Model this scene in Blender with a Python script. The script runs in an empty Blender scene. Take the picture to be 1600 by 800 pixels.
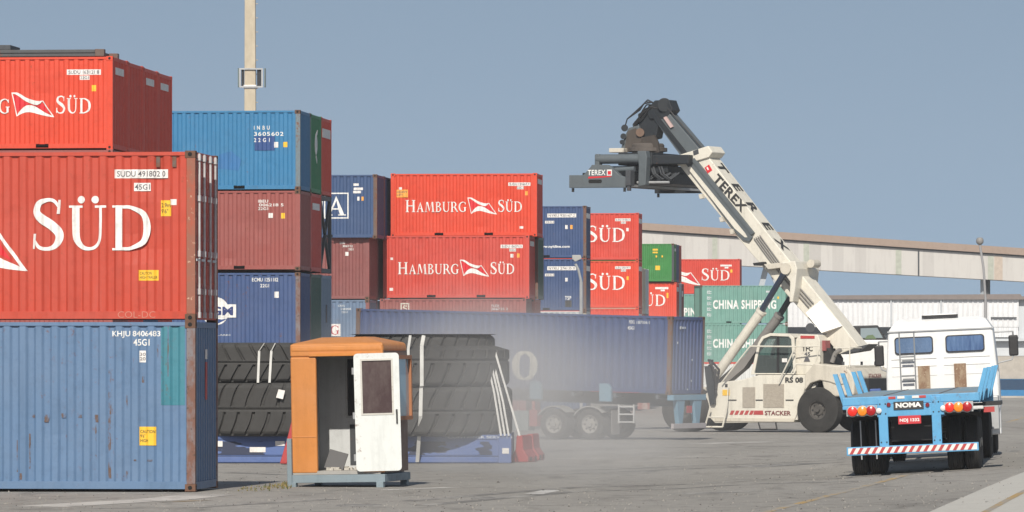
import bpy, bmesh, math, random
from mathutils import Vector, Matrix, Euler
R = math.radians
scene = bpy.context.scene
C = scene.collection
random.seed(7)
FPX = 8000.0            # focal length in photo pixels (photo is 1600 wide)
HOR = 550.0             # eye-level row of the photo
CAMZ = 1.825            # eye height

# ------------------------------------------------------------ camera, sky, sun, exposure
cam = bpy.data.cameras.new('camera')
cam.sensor_width = 36.0
cam.lens = 36.0 * FPX / 1600.0
cam.shift_y = (HOR - 400.0) / 1600.0
cam.clip_start = 0.5
cam.clip_end = 6000
camo = bpy.data.objects.new('camera', cam)
C.objects.link(camo)
camo.location = (0, 0, CAMZ)
camo.rotation_euler = (R(90), 0, 0)
scene.camera = camo

SUN_EL, SUN_AZ = 38.0, 6.0     # elevation; the light travels this many degrees right of straight ahead
w = bpy.data.worlds.new('World')
scene.world = w
w.use_nodes = True
nt = w.node_tree
bg = nt.nodes['Background']
sky = nt.nodes.new('ShaderNodeTexSky')
sky.sky_type = 'NISHITA'
sky.sun_disc = False
sky.sun_elevation = R(SUN_EL)
sky.sun_rotation = R(180 + SUN_AZ)
sky.air_density = 1.0
sky.dust_density = 1.0
sky.ozone_density = 1.0
tcw = nt.nodes.new('ShaderNodeTexCoord')
mpw = nt.nodes.new('ShaderNodeMapping')
mpw.inputs['Location'].default_value = (0, 0, 0.28)     # clear air down to the skyline
nt.links.new(tcw.outputs['Generated'], mpw.inputs[0])
nt.links.new(mpw.outputs[0], sky.inputs[0])
hs_ = nt.nodes.new('ShaderNodeHueSaturation')
hs_.inputs['Hue'].default_value = 0.488
hs_.inputs['Saturation'].default_value = 0.74
hs_.inputs['Value'].default_value = 1.10
nt.links.new(sky.outputs[0], hs_.inputs['Color'])
nt.links.new(hs_.outputs[0], bg.inputs[0])
bg.inputs[1].default_value = 0.085
sl = bpy.data.lights.new('sun', 'SUN')
sl.energy = 4.3
sl.angle = R(0.55)
sl.color = (1.0, 0.93, 0.82)
so = bpy.data.objects.new('sun', sl)
C.objects.link(so)
d = Vector((math.sin(R(SUN_AZ)) * math.cos(R(SUN_EL)), math.cos(R(SUN_AZ)) * math.cos(R(SUN_EL)), -math.sin(R(SUN_EL))))
so.rotation_euler = d.to_track_quat('-Z', 'Y').to_euler()
so.location = (-20, -40, 60)
scene.view_settings.view_transform = 'Standard'
scene.view_settings.look = 'None'
scene.view_settings.exposure = 0.16
scene.view_settings.gamma = 1.0
scene.view_settings.use_curve_mapping = False
try:
    scene.cycles.use_denoising = True
    scene.cycles.max_bounces = 8
    scene.cycles.volume_bounces = 1
    scene.cycles.volume_step_rate = 2.0
    scene.cycles.caustics_reflective = False
    scene.cycles.caustics_refractive = False
except Exception:
    pass

# ------------------------------------------------------------ small helpers
def gz(x, y):
    """height of the yard: falls away gently, with a low rise on the right"""
    z = -0.0065 * min(y, 215.0)
    t = max(0.0, min(1.0, (x - 3.0) / 9.0))
    up = 0.42 * (t + 0.06 * math.sin(2 * math.pi * (t - 0.5)))
    f = max(0.0, min(1.0, (150.0 - y) / 35.0))
    f = f * f * (3 - 2 * f)
    if x > 11.0 and y > 100.0:
        q = min(1.0, (x - 11.0) / 4.5) * min(1.0, (y - 100.0) / 15.0)
        f *= 1.0 - 0.85 * q * q * (3 - 2 * q)
    return z + up * f

def wx(px, D): return (px - 800.0) / FPX * D
def wz(py, D): return CAMZ + (HOR - py) / FPX * D

class MB:
    """collects shapes into one mesh"""
    def __init__(s):
        s.v, s.f, s.m, s.T = [], [], [], None
    def add(s, vs, fs, m=0):
        n = len(s.v)
        s.v += [(s.T @ Vector(p)) if s.T else Vector(p) for p in vs]
        s.f += [[i + n for i in f] for f in fs]
        s.m += [m] * len(fs)
        return s
    def box(s, x0, y0, z0, x1, y1, z1, m=0):
        vs = [(x0, y0, z0), (x1, y0, z0), (x1, y1, z0), (x0, y1, z0), (x0, y0, z1), (x1, y0, z1), (x1, y1, z1), (x0, y1, z1)]
        return s.add(vs, [[0, 3, 2, 1], [4, 5, 6, 7], [0, 1, 5, 4], [1, 2, 6, 5], [2, 3, 7, 6], [3, 0, 4, 7]], m)
    def prism(s, pts, axis, a, b, m=0):
        """closed outline pts swept from a to b along axis; the outline is in the two other axes (x: y,z  y: x,z  z: x,y)"""
        def mk(p, q, t):
            return (t, p, q) if axis == 'x' else ((p, t, q) if axis == 'y' else (p, q, t))
        n = len(pts)
        vs = [mk(p, q, a) for p, q in pts] + [mk(p, q, b) for p, q in pts]
        fs = [list(range(n)), list(range(2 * n - 1, n - 1, -1))] + [[i, i + n, (i + 1) % n + n, (i + 1) % n] for i in range(n)]
        return s.add(vs, fs, m)
    def tube(s, p, q, r, n=10, r2=None, m=0, caps=True):
        p, q = Vector(p), Vector(q)
        dd = (q - p).normalized()
        u = dd.orthogonal().normalized()
        v = dd.cross(u)
        r2 = r if r2 is None else r2
        vs = []
        for c, rr in ((p, r), (q, r2)):
            for k in range(n):
                t = 2 * math.pi * k / n
                vs.append(c + u * (rr * math.cos(t)) + v * (rr * math.sin(t)))
        fs = [[i, (i + 1) % n, (i + 1) % n + n, i + n] for i in range(n)]
        if caps:
            fs += [list(range(n - 1, -1, -1)), list(range(n, 2 * n))]
        return s.add(vs, fs, m)
    def path(s, pts, r, n=8, m=0):
        for a, b in zip(pts[:-1], pts[1:]):
            s.tube(a, b, r, n, m=m)
        return s
    def beam(s, p, q, w, h, m=0, up=(0, 0, 1)):
        p, q = Vector(p), Vector(q)
        dd = (q - p).normalized()
        u = dd.cross(Vector(up))
        u = u.normalized() if u.length > 1e-5 else dd.orthogonal().normalized()
        v = u.cross(dd)
        vs = [c + u * (a * w / 2) + v * (b * h / 2) for c in (p, q) for a, b in ((-1, -1), (1, -1), (1, 1), (-1, 1))]
        return s.add(vs, [[0, 1, 2, 3], [7, 6, 5, 4], [0, 4, 5, 1], [1, 5, 6, 2], [2, 6, 7, 3], [3, 7, 4, 0]], m)
    def lathe(s, prof, axis='y', c=(0, 0, 0), n=32, m=0):
        """prof: list of (radius, along-axis)"""
        vs, fs = [], []
        for r, a in prof:
            for k in range(n):
                t = 2 * math.pi * k / n
                p, q = r * math.cos(t), r * math.sin(t)
                P = (a, p, q) if axis == 'x' else ((p, a, q) if axis == 'y' else (p, q, a))
                vs.append((P[0] + c[0], P[1] + c[1], P[2] + c[2]))
        for j in range(len(prof) - 1):
            for k in range(n):
                fs.append([j * n + k, j * n + (k + 1) % n, (j + 1) * n + (k + 1) % n, (j + 1) * n + k])
        return s.add(vs, fs, m)
    def mesh(s, name, smooth=False):
        me = bpy.data.meshes.new(name)
        me.from_pydata([tuple(p) for p in s.v], [], s.f)
        me.polygons.foreach_set('material_index', s.m)
        bm = bmesh.new()
        bm.from_mesh(me)
        bmesh.ops.recalc_face_normals(bm, faces=bm.faces)
        bm.to_mesh(me)
        bm.free()
        if smooth:
            me.polygons.foreach_set('use_smooth', [True] * len(me.polygons))
        return me
    def build(s, name, mats, parent=None, smooth=False, bevel=0, label=None, seg=2):
        return link(name, s.mesh(name, smooth), mats, parent, bevel, label, seg, smooth)

def link(name, me, mats, parent=None, bevel=0, label=None, seg=2, smooth=False):
    o = bpy.data.objects.new(name, me)
    C.objects.link(o)
    mats = mats if isinstance(mats, (list, tuple)) else [mats]
    while len(me.materials) < len(mats):
        me.materials.append(None)
    for i, mm in enumerate(mats):
        o.material_slots[i].link = 'OBJECT'
        o.material_slots[i].material = mm
    if parent:
        o.parent = parent
    if bevel:
        b = o.modifiers.new('bevel', 'BEVEL')
        b.width = bevel
        b.segments = seg
        b.limit_method = 'ANGLE'
        b.angle_limit = R(35)
    if smooth:
        try:
            me.set_sharp_from_angle(angle=R(40))
        except Exception:
            pass
    if label:
        o['label'] = label
    return o

def tag(o, label=None, cat=None, group=None, kind=None):
    if label: o['label'] = label
    if cat: o['category'] = cat
    if group: o['group'] = group
    if kind: o['kind'] = kind
    return o

def thing(name, label, cat, loc=(0, 0, 0), rot=(0, 0, 0), group=None):
    o = bpy.data.objects.new(name, None)
    o.empty_display_size = 0.3
    C.objects.link(o)
    o.location = loc
    o.rotation_euler = rot
    return tag(o, label, cat, group)

# ------------------------------------------------------------ materials
class NT:
    def __init__(s, name):
        s.mat = bpy.data.materials.new(name)
        s.mat.use_nodes = True
        s.t = s.mat.node_tree
        s.b = s.t.nodes['Principled BSDF']
    def n(s, typ, **kw):
        x = s.t.nodes.new(typ)
        for k, v in kw.items():
            if k.startswith('_'):
                x.inputs[int(k[1:])].default_value = v
            else:
                setattr(x, k, v)
        return x
    def l(s, a, b): s.t.links.new(a, b)
    def coords(s, scale=(1, 1, 1), rnd=True, world=False):
        if world:
            g = s.n('ShaderNodeNewGeometry')
            out = g.outputs['Position']
        else:
            out = s.n('ShaderNodeTexCoord').outputs['Object']
        mp = s.n('ShaderNodeMapping')
        mp.inputs['Scale'].default_value = scale
        s.l(out, mp.inputs[0])
        if rnd:
            oi = s.n('ShaderNodeObjectInfo')
            mu = s.n('ShaderNodeMath', operation='MULTIPLY', _1=37.0)
            s.l(oi.outputs['Random'], mu.inputs[0])
            cb = s.n('ShaderNodeCombineXYZ')
            for i in range(3):
                s.l(mu.outputs[0], cb.inputs[i])
            s.l(cb.outputs[0], mp.inputs['Location'])
        return mp.outputs[0]
    def noise(s, vec, scale, detail=5, rough=0.6):
        x = s.n('ShaderNodeTexNoise')
        x.inputs['Scale'].default_value = scale
        x.inputs['Detail'].default_value = detail
        x.inputs['Roughness'].default_value = rough
        s.l(vec, x.inputs['Vector'])
        return x.outputs['Fac']
    def ramp(s, fac, lo, hi, a=0.0, b=1.0):
        x = s.n('ShaderNodeMapRange')
        x.inputs[1].default_value = lo
        x.inputs[2].default_value = hi
        x.inputs[3].default_value = a
        x.inputs[4].default_value = b
        s.l(fac, x.inputs[0])
        return x.outputs[0]
    def mix(s, fac, a, b, mode='MIX'):
        x = s.n('ShaderNodeMix', data_type='RGBA', blend_type=mode)
        if hasattr(fac, 'links'): s.l(fac, x.inputs[0])
        else: x.inputs[0].default_value = fac
        for v, i in ((a, 6), (b, 7)):
            if hasattr(v, 'links'): s.l(v, x.inputs[i])
            else: x.inputs[i].default_value = (*v, 1)
        return x.outputs[2]

def plain(name, rgb, rough=0.5, metal=0.0, emit=0.0, spec=0.5, var=0.0, vscale=3.0):
    k = NT(name)
    k.b.inputs['Roughness'].default_value = rough
    k.b.inputs['Metallic'].default_value = metal
    k.b.inputs['Specular IOR Level'].default_value = spec
    if var:
        f = k.noise(k.coords(), vscale, 6, 0.65)
        dark = tuple(c * (1 - var) for c in rgb)
        lite = tuple(min(1, c * (1 + var * 0.7)) for c in rgb)
        k.l(k.mix(k.ramp(f, 0.3, 0.7), dark, lite), k.b.inputs['Base Color'])
    else:
        k.b.inputs['Base Color'].default_value = (*rgb, 1)
    if emit:
        k.b.inputs['Emission Color'].default_value = (*rgb, 1)
        k.b.inputs['Emission Strength'].default_value = emit
    return k.mat

RUST = (0.16, 0.06, 0.028)
def paint(name, rgb, fade=0.25, streak=0.25, rust=0.15, rough=0.55, patch=None, rustcol=RUST, scratch=0.0):
    """weathered paint: large soft fading, vertical streaks, rust spots; everything in the object's own coordinates"""
    k = NT(name)
    v = k.coords()
    vs = k.coords((2.2, 2.2, 0.22))
    grey = sum(rgb) / 3
    faded = tuple(min(1, c * 0.80 + grey * 0.20 + 0.014) for c in rgb)
    dark = tuple(c * 0.72 for c in rgb)
    c1 = k.mix(k.ramp(k.noise(v, 0.55, 4), 0.35, 0.7, 0, fade * 2), rgb, faded)
    st = k.noise(vs, 1.6, 6, 0.7)
    c2 = k.mix(k.ramp(st, 0.5, 0.72, 0, streak * 2), c1, dark)
    c2 = k.mix(k.ramp(st, 0.42, 0.28, 0, streak * 1.4), c2, faded)
    if patch:
        c2 = k.mix(k.ramp(k.noise(k.coords((0.6, 0.6, 0.6)), 0.6, 1), 0.56, 0.575, 0, 0.5), c2, patch)
    fine = k.noise(v, 9.0, 7, 0.75)
    c3 = c2
    if rust:
        mm = k.n('ShaderNodeMath', operation='MULTIPLY')
        k.l(k.ramp(fine, 0.60 - rust * 0.22, 0.70 - rust * 0.2), mm.inputs[0])
        k.l(k.ramp(k.noise(vs, 0.9, 5, 0.7), 0.55 - rust * 0.2, 0.66 - rust * 0.2), mm.inputs[1])
        c3 = k.mix(mm.outputs[0], c2, rustcol)
    sc_ = k.noise(k.coords((0.5, 0.5, 5.0)), 2.6, 8, 0.8)
    mm = k.n('ShaderNodeMath', operation='MULTIPLY')
    k.l(k.ramp(sc_, 0.62, 0.70, 0, 0.45), mm.inputs[0]); k.l(k.ramp(k.noise(v, 0.8, 3), 0.45, 0.6), mm.inputs[1])
    c3 = k.mix(mm.outputs[0], c3, faded)
    sm_ = k.noise(v, 3.2, 8, 0.8)
    c3 = k.mix(k.ramp(sm_, 0.50, 0.74, 0, 0.4), c3, tuple(c * 0.55 for c in rgb))
    k.l(c3, k.b.inputs['Base Color'])
    k.l(k.ramp(fine, 0.3, 0.7, rough - 0.1, rough + 0.15), k.b.inputs['Roughness'])
    k.b.inputs['Specular IOR Level'].default_value = 0.35
    bp = k.n('ShaderNodeBump')
    bp.inputs['Strength'].default_value = 0.3
    bp.inputs['Distance'].default_value = 0.03
    k.l(k.noise(v, 2.2, 5), bp.inputs['Height'])
    k.l(bp.outputs[0], k.b.inputs['Normal'])
    return k.mat

M = {}
M['white_letter'] = plain('white_letter', (0.74, 0.74, 0.72), 0.6, var=0.22, vscale=6)
M['faded_letter'] = plain('faded_letter', (0.55, 0.58, 0.60), 0.6, var=0.35, vscale=9)
M['letter_cream'] = plain('cream_letter', (0.62, 0.60, 0.52), 0.65, var=0.15, vscale=4)
M['black_ink'] = plain('black_ink', (0.03, 0.03, 0.03), 0.6)
M['grey_ink'] = plain('grey_ink', (0.10, 0.10, 0.11), 0.6)
M['plate_white'] = plain('plate_white', (0.72, 0.70, 0.68), 0.6, var=0.2, vscale=8)
M['yellow_label'] = plain('yellow_label', (0.80, 0.48, 0.03), 0.55, var=0.12, vscale=9)
M['orange_label'] = plain('orange_label', (0.80, 0.36, 0.06), 0.55, var=0.15, vscale=9)
M['logo_red'] = plain('logo_red', (0.60, 0.02, 0.03), 0.5)
M['hole'] = plain('casting_hole', (0.008, 0.008, 0.008), 0.9)
M['rubber'] = plain('rubber', (0.022, 0.022, 0.023), 0.85, var=0.35, vscale=5)
M['rubber_dusty'] = plain('dusty_rubber', (0.045, 0.043, 0.041), 0.9, var=0.3, vscale=4)
M['black_metal'] = plain('black_metal', (0.02, 0.02, 0.022), 0.6, var=0.3)
M['dark_grey'] = paint('dark_grey_paint', (0.055, 0.06, 0.068), 0.2, 0.2, 0.1)
M['steel'] = plain('steel', (0.42, 0.43, 0.44), 0.4, 0.6, var=0.2)
M['galv'] = plain('galvanised', (0.40, 0.41, 0.42), 0.5, 0.3, var=0.15)
M['glass_dark'] = plain('dark_glass', (0.02, 0.025, 0.03), 0.06, spec=0.8)
def mottled(name, a, b, sc=2.4, c=None):
    """two worn tones in patches, with flecks of a third"""
    k = NT(name)
    v = k.coords((1, 1, .45))
    col = k.mix(k.ramp(k.noise(v, sc, 8, .75), .44, .56), a, b)
    if c: col = k.mix(k.ramp(k.noise(k.coords(), sc * 4, 5, .7), .60, .64), col, c)
    k.l(col, k.b.inputs['Base Color'])
    k.b.inputs['Roughness'].default_value = .8
    return k.mat
M['rust_post'] = mottled('rusty_post', (0.165, 0.080, 0.058), (0.185, 0.165, 0.175), 2.0, (.08, .05, .04))
M['rust_edge'] = paint('rusty_rail', (0.13, 0.09, 0.075), 0.3, 0.5, 0.6)
M['castings'] = plain('casting_rust', (0.13, 0.065, 0.04), 0.8, var=0.35, vscale=6)
M['bar_paint'] = plain('bar_paint', (0.50, 0.50, 0.51), 0.5, var=.3)
# ------------------------------------------------------------ lettering
def text_mesh(s, spacing=1.0, bold=0.0):
    cu = bpy.data.curves.new('lettering', 'FONT')
    cu.body = s
    cu.size = 1.0
    cu.space_character = spacing
    cu.offset = bold
    cu.resolution_u = 3
    o = bpy.data.objects.new('lettering', cu)
    C.objects.link(o)
    dg = bpy.context.evaluated_depsgraph_get()
    me = bpy.data.meshes.new_from_object(o.evaluated_get(dg))
    bpy.data.objects.remove(o)
    return [tuple(v.co[:2]) for v in me.vertices], [list(p.vertices) for p in me.polygons]

def spline(ctrl, n=8):
    """Catmull-Rom through (x, y, width) points"""
    out = []
    P = [ctrl[0]] + list(ctrl) + [ctrl[-1]]
    for i in range(1, len(P) - 2):
        for k in range(n):
            t = k / n
            out.append(tuple(0.5 * ((2 * P[i][j]) + (-P[i - 1][j] + P[i + 1][j]) * t + (2 * P[i - 1][j] - 5 * P[i][j] + 4 * P[i + 1][j] - P[i + 2][j]) * t * t
                       + (-P[i - 1][j] + 3 * P[i][j] - 3 * P[i + 1][j] + P[i + 2][j]) * t ** 3) for j in range(3)))
    out.append(tuple(P[-2]))
    return out

def ribbon(pts):
    vs, fs = [], []
    for i, (x, y, w) in enumerate(pts):
        a, b = pts[max(0, i - 1)], pts[min(len(pts) - 1, i + 1)]
        dx, dy = b[0] - a[0], b[1] - a[1]
        L = math.hypot(dx, dy) or 1
        vs += [(x - dy / L * w / 2, y + dx / L * w / 2), (x + dy / L * w / 2, y - dx / L * w / 2)]
    for i in range(len(pts) - 1):
        fs.append([2 * i, 2 * i + 1, 2 * i + 3, 2 * i + 2])
    return vs, fs

TK, TN, SF = 0.155, 0.065, 0.05
def rect(x0, y0, x1, y1): return [(x0, y0), (x1, y0), (x1, y1), (x0, y1)], [[0, 1, 2, 3]]
def poly(*p): return list(p), [list(range(len(p)))]
def foot(x, y, up=False, hw=0.15):
    """one serif"""
    return rect(x - hw, y - (SF if up else 0), x + hw, y + (0 if up else SF))
def stem(x, w, y0=0, y1=1): return rect(x - w / 2, y0, x + w / 2, y1)
def glyph(ch):
    """(pieces, advance) for a roman capital, cap height 1"""
    if ch == 'H':
        return [stem(.17, TK, SF, 1 - SF), stem(.77, TK, SF, 1 - SF), rect(.2475, .48, .6925, .55), foot(.17, 0), foot(.17, 1, True), foot(.77, 0), foot(.77, 1, True)], .98
    if ch == 'A':
        return [poly((.12, SF), (.19, SF), (.475, .84), (.44, 1)), poly((.60, SF), (.79, SF), (.44, 1), (.445, .76)), rect(.27, .30, .60, .365), foot(.15, 0, hw=.13), foot(.70, 0, hw=.17)], .88
    if ch == 'M':
        return [poly((.12, SF), (.19, SF), (.26, 1), (.20, 1)), poly((.20, 1), (.37, 1), (.60, .22), (.55, .02)), poly((.55, .02), (.60, .20), (.83, 1), (.88, 1)), poly((.83, 1), (.98, 1), (1.05, SF), (.88, SF)), foot(.155, 0, hw=.13), foot(.965, 0, hw=.16)], 1.15
    if ch == 'B':
        return [stem(.17, TK, SF, 1 - SF), ribbon(spline([(.25, .965, .07), (.42, .95, .08), (.54, .77, .145), (.42, .57, .08), (.25, .545, .06)])), ribbon(spline([(.25, .53, .06), (.46, .51, .08), (.60, .28, .16), (.46, .05, .08), (.25, .035, .07)])), foot(.14, 0, hw=.12), foot(.14, 1, True, .12)], .74
    if ch == 'R':
        return [stem(.17, TK, SF, 1 - SF), ribbon(spline([(.25, .965, .07), (.44, .95, .08), (.58, .74, .15), (.44, .50, .08), (.25, .475, .06)])), poly((.36, .47), (.52, .50), (.86, 0), (.68, 0)), foot(.17, 0), foot(.14, 1, True, .12)], .82
    if ch == 'G':
        return [ribbon(spline([(.80, .80, .06), (.68, .93, .07), (.48, .97, .075), (.22, .84, .12), (.115, .5, .17), (.22, .16, .12), (.48, .03, .075), (.66, .06, .07), (.74, .12, .08)])), stem(.75, TK, .08, .42), foot(.75, .47, True, .16), stem(.81, .05, .72, .95)], .94
    if ch == 'U':
        return [ribbon(spline([(.17, .95, TK), (.17, .6, TK), (.19, .26, .145), (.30, .09, .11), (.45, .035, .075), (.60, .08, .07), (.70, .24, .065), (.72, .6, .065), (.72, .95, .065)])), foot(.17, 1, True), foot(.72, 1, True, .13)], .90
    if ch == 'S':
        return [ribbon(spline([(.535, .84, .05), (.45, .945, .065), (.32, .97, .07), (.16, .90, .11), (.115, .73, .14), (.22, .60, .17), (.40, .48, .18), (.53, .35, .165), (.545, .22, .14), (.46, .08, .10), (.31, .03, .07), (.16, .06, .065), (.07, .19, .05)])), poly((.50, .70), (.555, .70), (.57, .97), (.53, .97)), poly((.035, .03), (.075, .03), (.105, .32), (.05, .32))], .66
    if ch == 'D':
        return [stem(.17, TK, SF, 1 - SF), ribbon(spline([(.25, .965, .07), (.45, .95, .08), (.72, .80, .13), (.80, .5, .17), (.72, .20, .13), (.45, .05, .08), (.25, .035, .07)])), foot(.14, 0, hw=.12), foot(.14, 1, True, .12)], .92
    if ch == 'I':
        return [stem(.17, TK, SF, 1 - SF), foot(.17, 0), foot(.17, 1, True)], .34
    if ch == '.':                       # dots of the umlaut are added by the word
        return [], .2
def dots(cx, y, r=.085):
    out = []
    for s in (-1, 1):
        out.append(poly(*[(cx + s * .155 + r * math.cos(t * math.pi / 7), y + r * math.sin(t * math.pi / 7)) for t in range(14)]))
    return out
def roman(word, small=.84, gap=.06, first=1.0):
    """capital + small capitals; returns (pieces, width); every piece is (verts, faces)"""
    x, out = 0.0, []
    for i, ch in enumerate(word):
        k = first if i == 0 else small
        base = 'U' if ch == 'Ü' else ch
        ps, adv = glyph(base)
        if ch == 'Ü':
            ps = ps + dots(.445, 1.13)
        for vs, fs in ps:
            out.append(([(x + a * k, b * k) for a, b in vs], fs))
        x += (adv + gap) * k
    return out, x - gap
def flag_pieces():
    """the pennant between the two words, 1.5 wide and 0.9 high: (white pieces, red pieces)"""
    up = spline([(.00, .94, 0), (.22, .93, 0), (.52, .74, 0), (.86, .62, 0), (1.07, .63, 0)], 6)
    lo = spline([(.03, .90, 0), (.20, .84, 0), (.48, .62, 0), (.80, .47, 0), (.96, .50, 0), (1.07, .63, 0)], 5)
    vs = [p[:2] for p in up] + [p[:2] for p in reversed(lo)]
    white = [(vs, [list(range(len(vs)))])]
    t = spline([(.19, .03, 0), (.28, .22, 0), (.44, .40, 0), (.62, .46, 0), (.84, .40, 0), (1.12, .20, 0), (1.46, .02, 0)], 6)
    b = spline([(.19, .03, 0), (.40, .16, 0), (.66, .19, 0), (.98, .10, 0), (1.25, .03, 0), (1.46, .0, 0)], 6)
    vs = [p[:2] for p in t] + [p[:2] for p in reversed(b)]
    white.append((vs, [list(range(len(vs)))]))
    white.append(poly((0, .94), (.035, .93), (.215, .05), (.185, .03)))
    white.append(poly((1.045, .63), (1.085, .63), (1.475, .0), (1.42, .02)))
    mid = [(.06, .86), (.22, .79), (.49, .57), (.80, .42), (.98, .45), (1.04, .57), (1.33, .11), (1.10, .25), (.84, .44), (.62, .50), (.42, .44), (.26, .26), (.205, .16)]
    return white, [(mid, [list(range(len(mid)))])]

PITCH, DEPTH = 0.278, 0.036
def corr(x):
    """depth of the side corrugation at x (0 = outer flat)"""
    t = (x / PITCH) % 1.0
    if t < .34: return 0.0
    if t < .5: return DEPTH * (t - .34) / .16
    if t < .84: return DEPTH
    return DEPTH * (1 - (t - .84) / .16)

def conform(pieces, x0, z0, sx, sz, yface, follow=True, lift=0.003):
    """2D pieces -> mesh on a container side (facing -y), following the corrugation"""
    bm = bmesh.new()
    for k, (vs, fs) in enumerate(pieces):
        bv = [bm.verts.new((x0 + a * sx, -0.0006 * k if len(pieces) < 60 else 0, z0 + b * sz)) for a, b in vs]
        for f in fs:
            try:
                bm.faces.new([bv[i] for i in f])
            except ValueError:
                pass
    if follow:
        xs = [v.co.x for v in bm.verts]
        a, b = min(xs), max(xs)
        k0 = math.floor(a / PITCH) - 1
        cuts = []
        while k0 * PITCH < b:
            for t in (0, .34, .5, .84):
                c = (k0 + t) * PITCH
                if a < c < b: cuts.append(c)
            k0 += 1
        for c in cuts:
            geom = bm.verts[:] + bm.edges[:] + bm.faces[:]
            bmesh.ops.bisect_plane(bm, geom=geom, plane_co=(c, 0, 0), plane_no=(1, 0, 0), dist=1e-6)
    bmesh.ops.triangulate(bm, faces=[f for f in bm.faces if len(f.verts) > 4])
    for v in bm.verts:
        v.co.y += yface - lift + (corr(v.co.x) if follow else 0)
    for f in bm.faces:
        f.normal_update()
        if f.normal.y > 0:
            f.normal_flip()
    me = bpy.data.meshes.new('lettering')
    bm.to_mesh(me)
    bm.free()
    return me

def fit(pieces, x0, z0, wdt, hgt, yface, follow=True, lift=0.003):
    xs = [a for vs, _ in pieces for a, _ in vs]
    ys = [b for vs, _ in pieces for _, b in vs]
    sx = wdt / (max(xs) - min(xs))
    sz = hgt / (max(ys) - min(ys))
    return conform([([(a - min(xs), b - min(ys)) for a, b in vs], fs) for vs, fs in pieces], x0, z0, sx, sz, yface, follow, lift)

def sans(s, x0, z0, wdt, hgt, yface, follow=True, lift=0.003, bold=0.012, spacing=1.0):
    return fit([text_mesh(s, spacing, bold)], x0, z0, wdt, hgt, yface, follow, lift)

# ------------------------------------------------------------ shipping containers
W = 2.438
YF = -W / 2 + 0.012          # outer flat of the side wall
CACHE = {}
def frame_mesh(L, h, pockets=True):
    key = ('frame', L, h, pockets)
    if key in CACHE: return CACHE[key]
    m = MB()
    X, Y = L / 2, W / 2
    for sx in (-1, 1):
        for sy in (-1, 1):
            x0, x1 = sorted((sx * X, sx * (X - 0.15)))
            y0, y1 = sorted((sy * Y, sy * (Y - 0.12)))
            m.box(x0, y0, 0.118, x1, y1, h - 0.118, 1)
            x0, x1 = sorted((sx * (X + 0.003), sx * (X - 0.178)))
            y0, y1 = sorted((sy * (Y + 0.003), sy * (Y - 0.162)))
            for z0, z1 in ((-0.008, 0.115), (h - 0.115, h + 0.008)):
                m.box(x0, y0, z0, x1, y1, z1, 2)
                zc = (z0 + z1) / 2
                ys = sy * (Y + 0.005)
                m.tube((sx * (X - 0.09), ys - sy * 0.004, zc), (sx * (X - 0.09), ys + sy * 0.001, zc), 0.038, 10, m=3)
                xs = sx * (X + 0.005)
                m.tube((xs - sx * 0.004, sy * (Y - 0.085), zc), (xs + sx * 0.001, sy * (Y - 0.085), zc), 0.036, 10, m=3)
    for sy in (-1, 1):
        y0, y1 = sorted((sy * (Y - 0.002), sy * (Y - 0.07)))
        m.box(-X + 0.15, y0, h - 0.075, X - 0.15, y1, h - 0.012, 0)
        yb0, yb1 = sorted((sy * (Y - 0.004), sy * (Y - 0.05)))
        if pockets and L < 7:
            cuts = [-X + 0.15, -1.21, -0.85, 0.85, 1.21, X - 0.15]
            for a, b in ((0, 1), (2, 3), (4, 5)):
                m.box(cuts[a], yb0, 0.03, cuts[b], yb1, 0.16, 0)
            for a, b in ((1, 2), (3, 4)):
                m.box(cuts[a], yb0 + 0.02 * (sy < 0), 0.03, cuts[b], yb1 - 0.02 * (sy > 0), 0.045, 0)
                m.box(cuts[a], yb0 + 0.02 * (sy < 0), 0.145, cuts[b], yb1 - 0.02 * (sy > 0), 0.16, 0)
                m.box(cuts[a], -sy * 0.0 + sy * (Y - 0.13) - 0.004, 0.045, cuts[b], sy * (Y - 0.13) + 0.004, 0.145, 3)
        else:
            m.box(-X + 0.15, yb0, 0.03, X - 0.15, yb1, 0.16, 0)
    for sx in (-1, 1):
        x0, x1 = sorted((sx * (X - 0.004), sx * (X - 0.09)))
        m.box(x0, -Y + 0.12, h - 0.11, x1, Y - 0.12, h - 0.012, 0)
        m.box(x0, -Y + 0.12, 0.02, x1, Y - 0.12, 0.15, 0)
    m.box(-X + 0.09, -Y + 0.06, 0.10, X - 0.09, Y - 0.06, 0.155, 3)
    CACHE[key] = m.mesh('frame')
    return CACHE[key]

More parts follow.
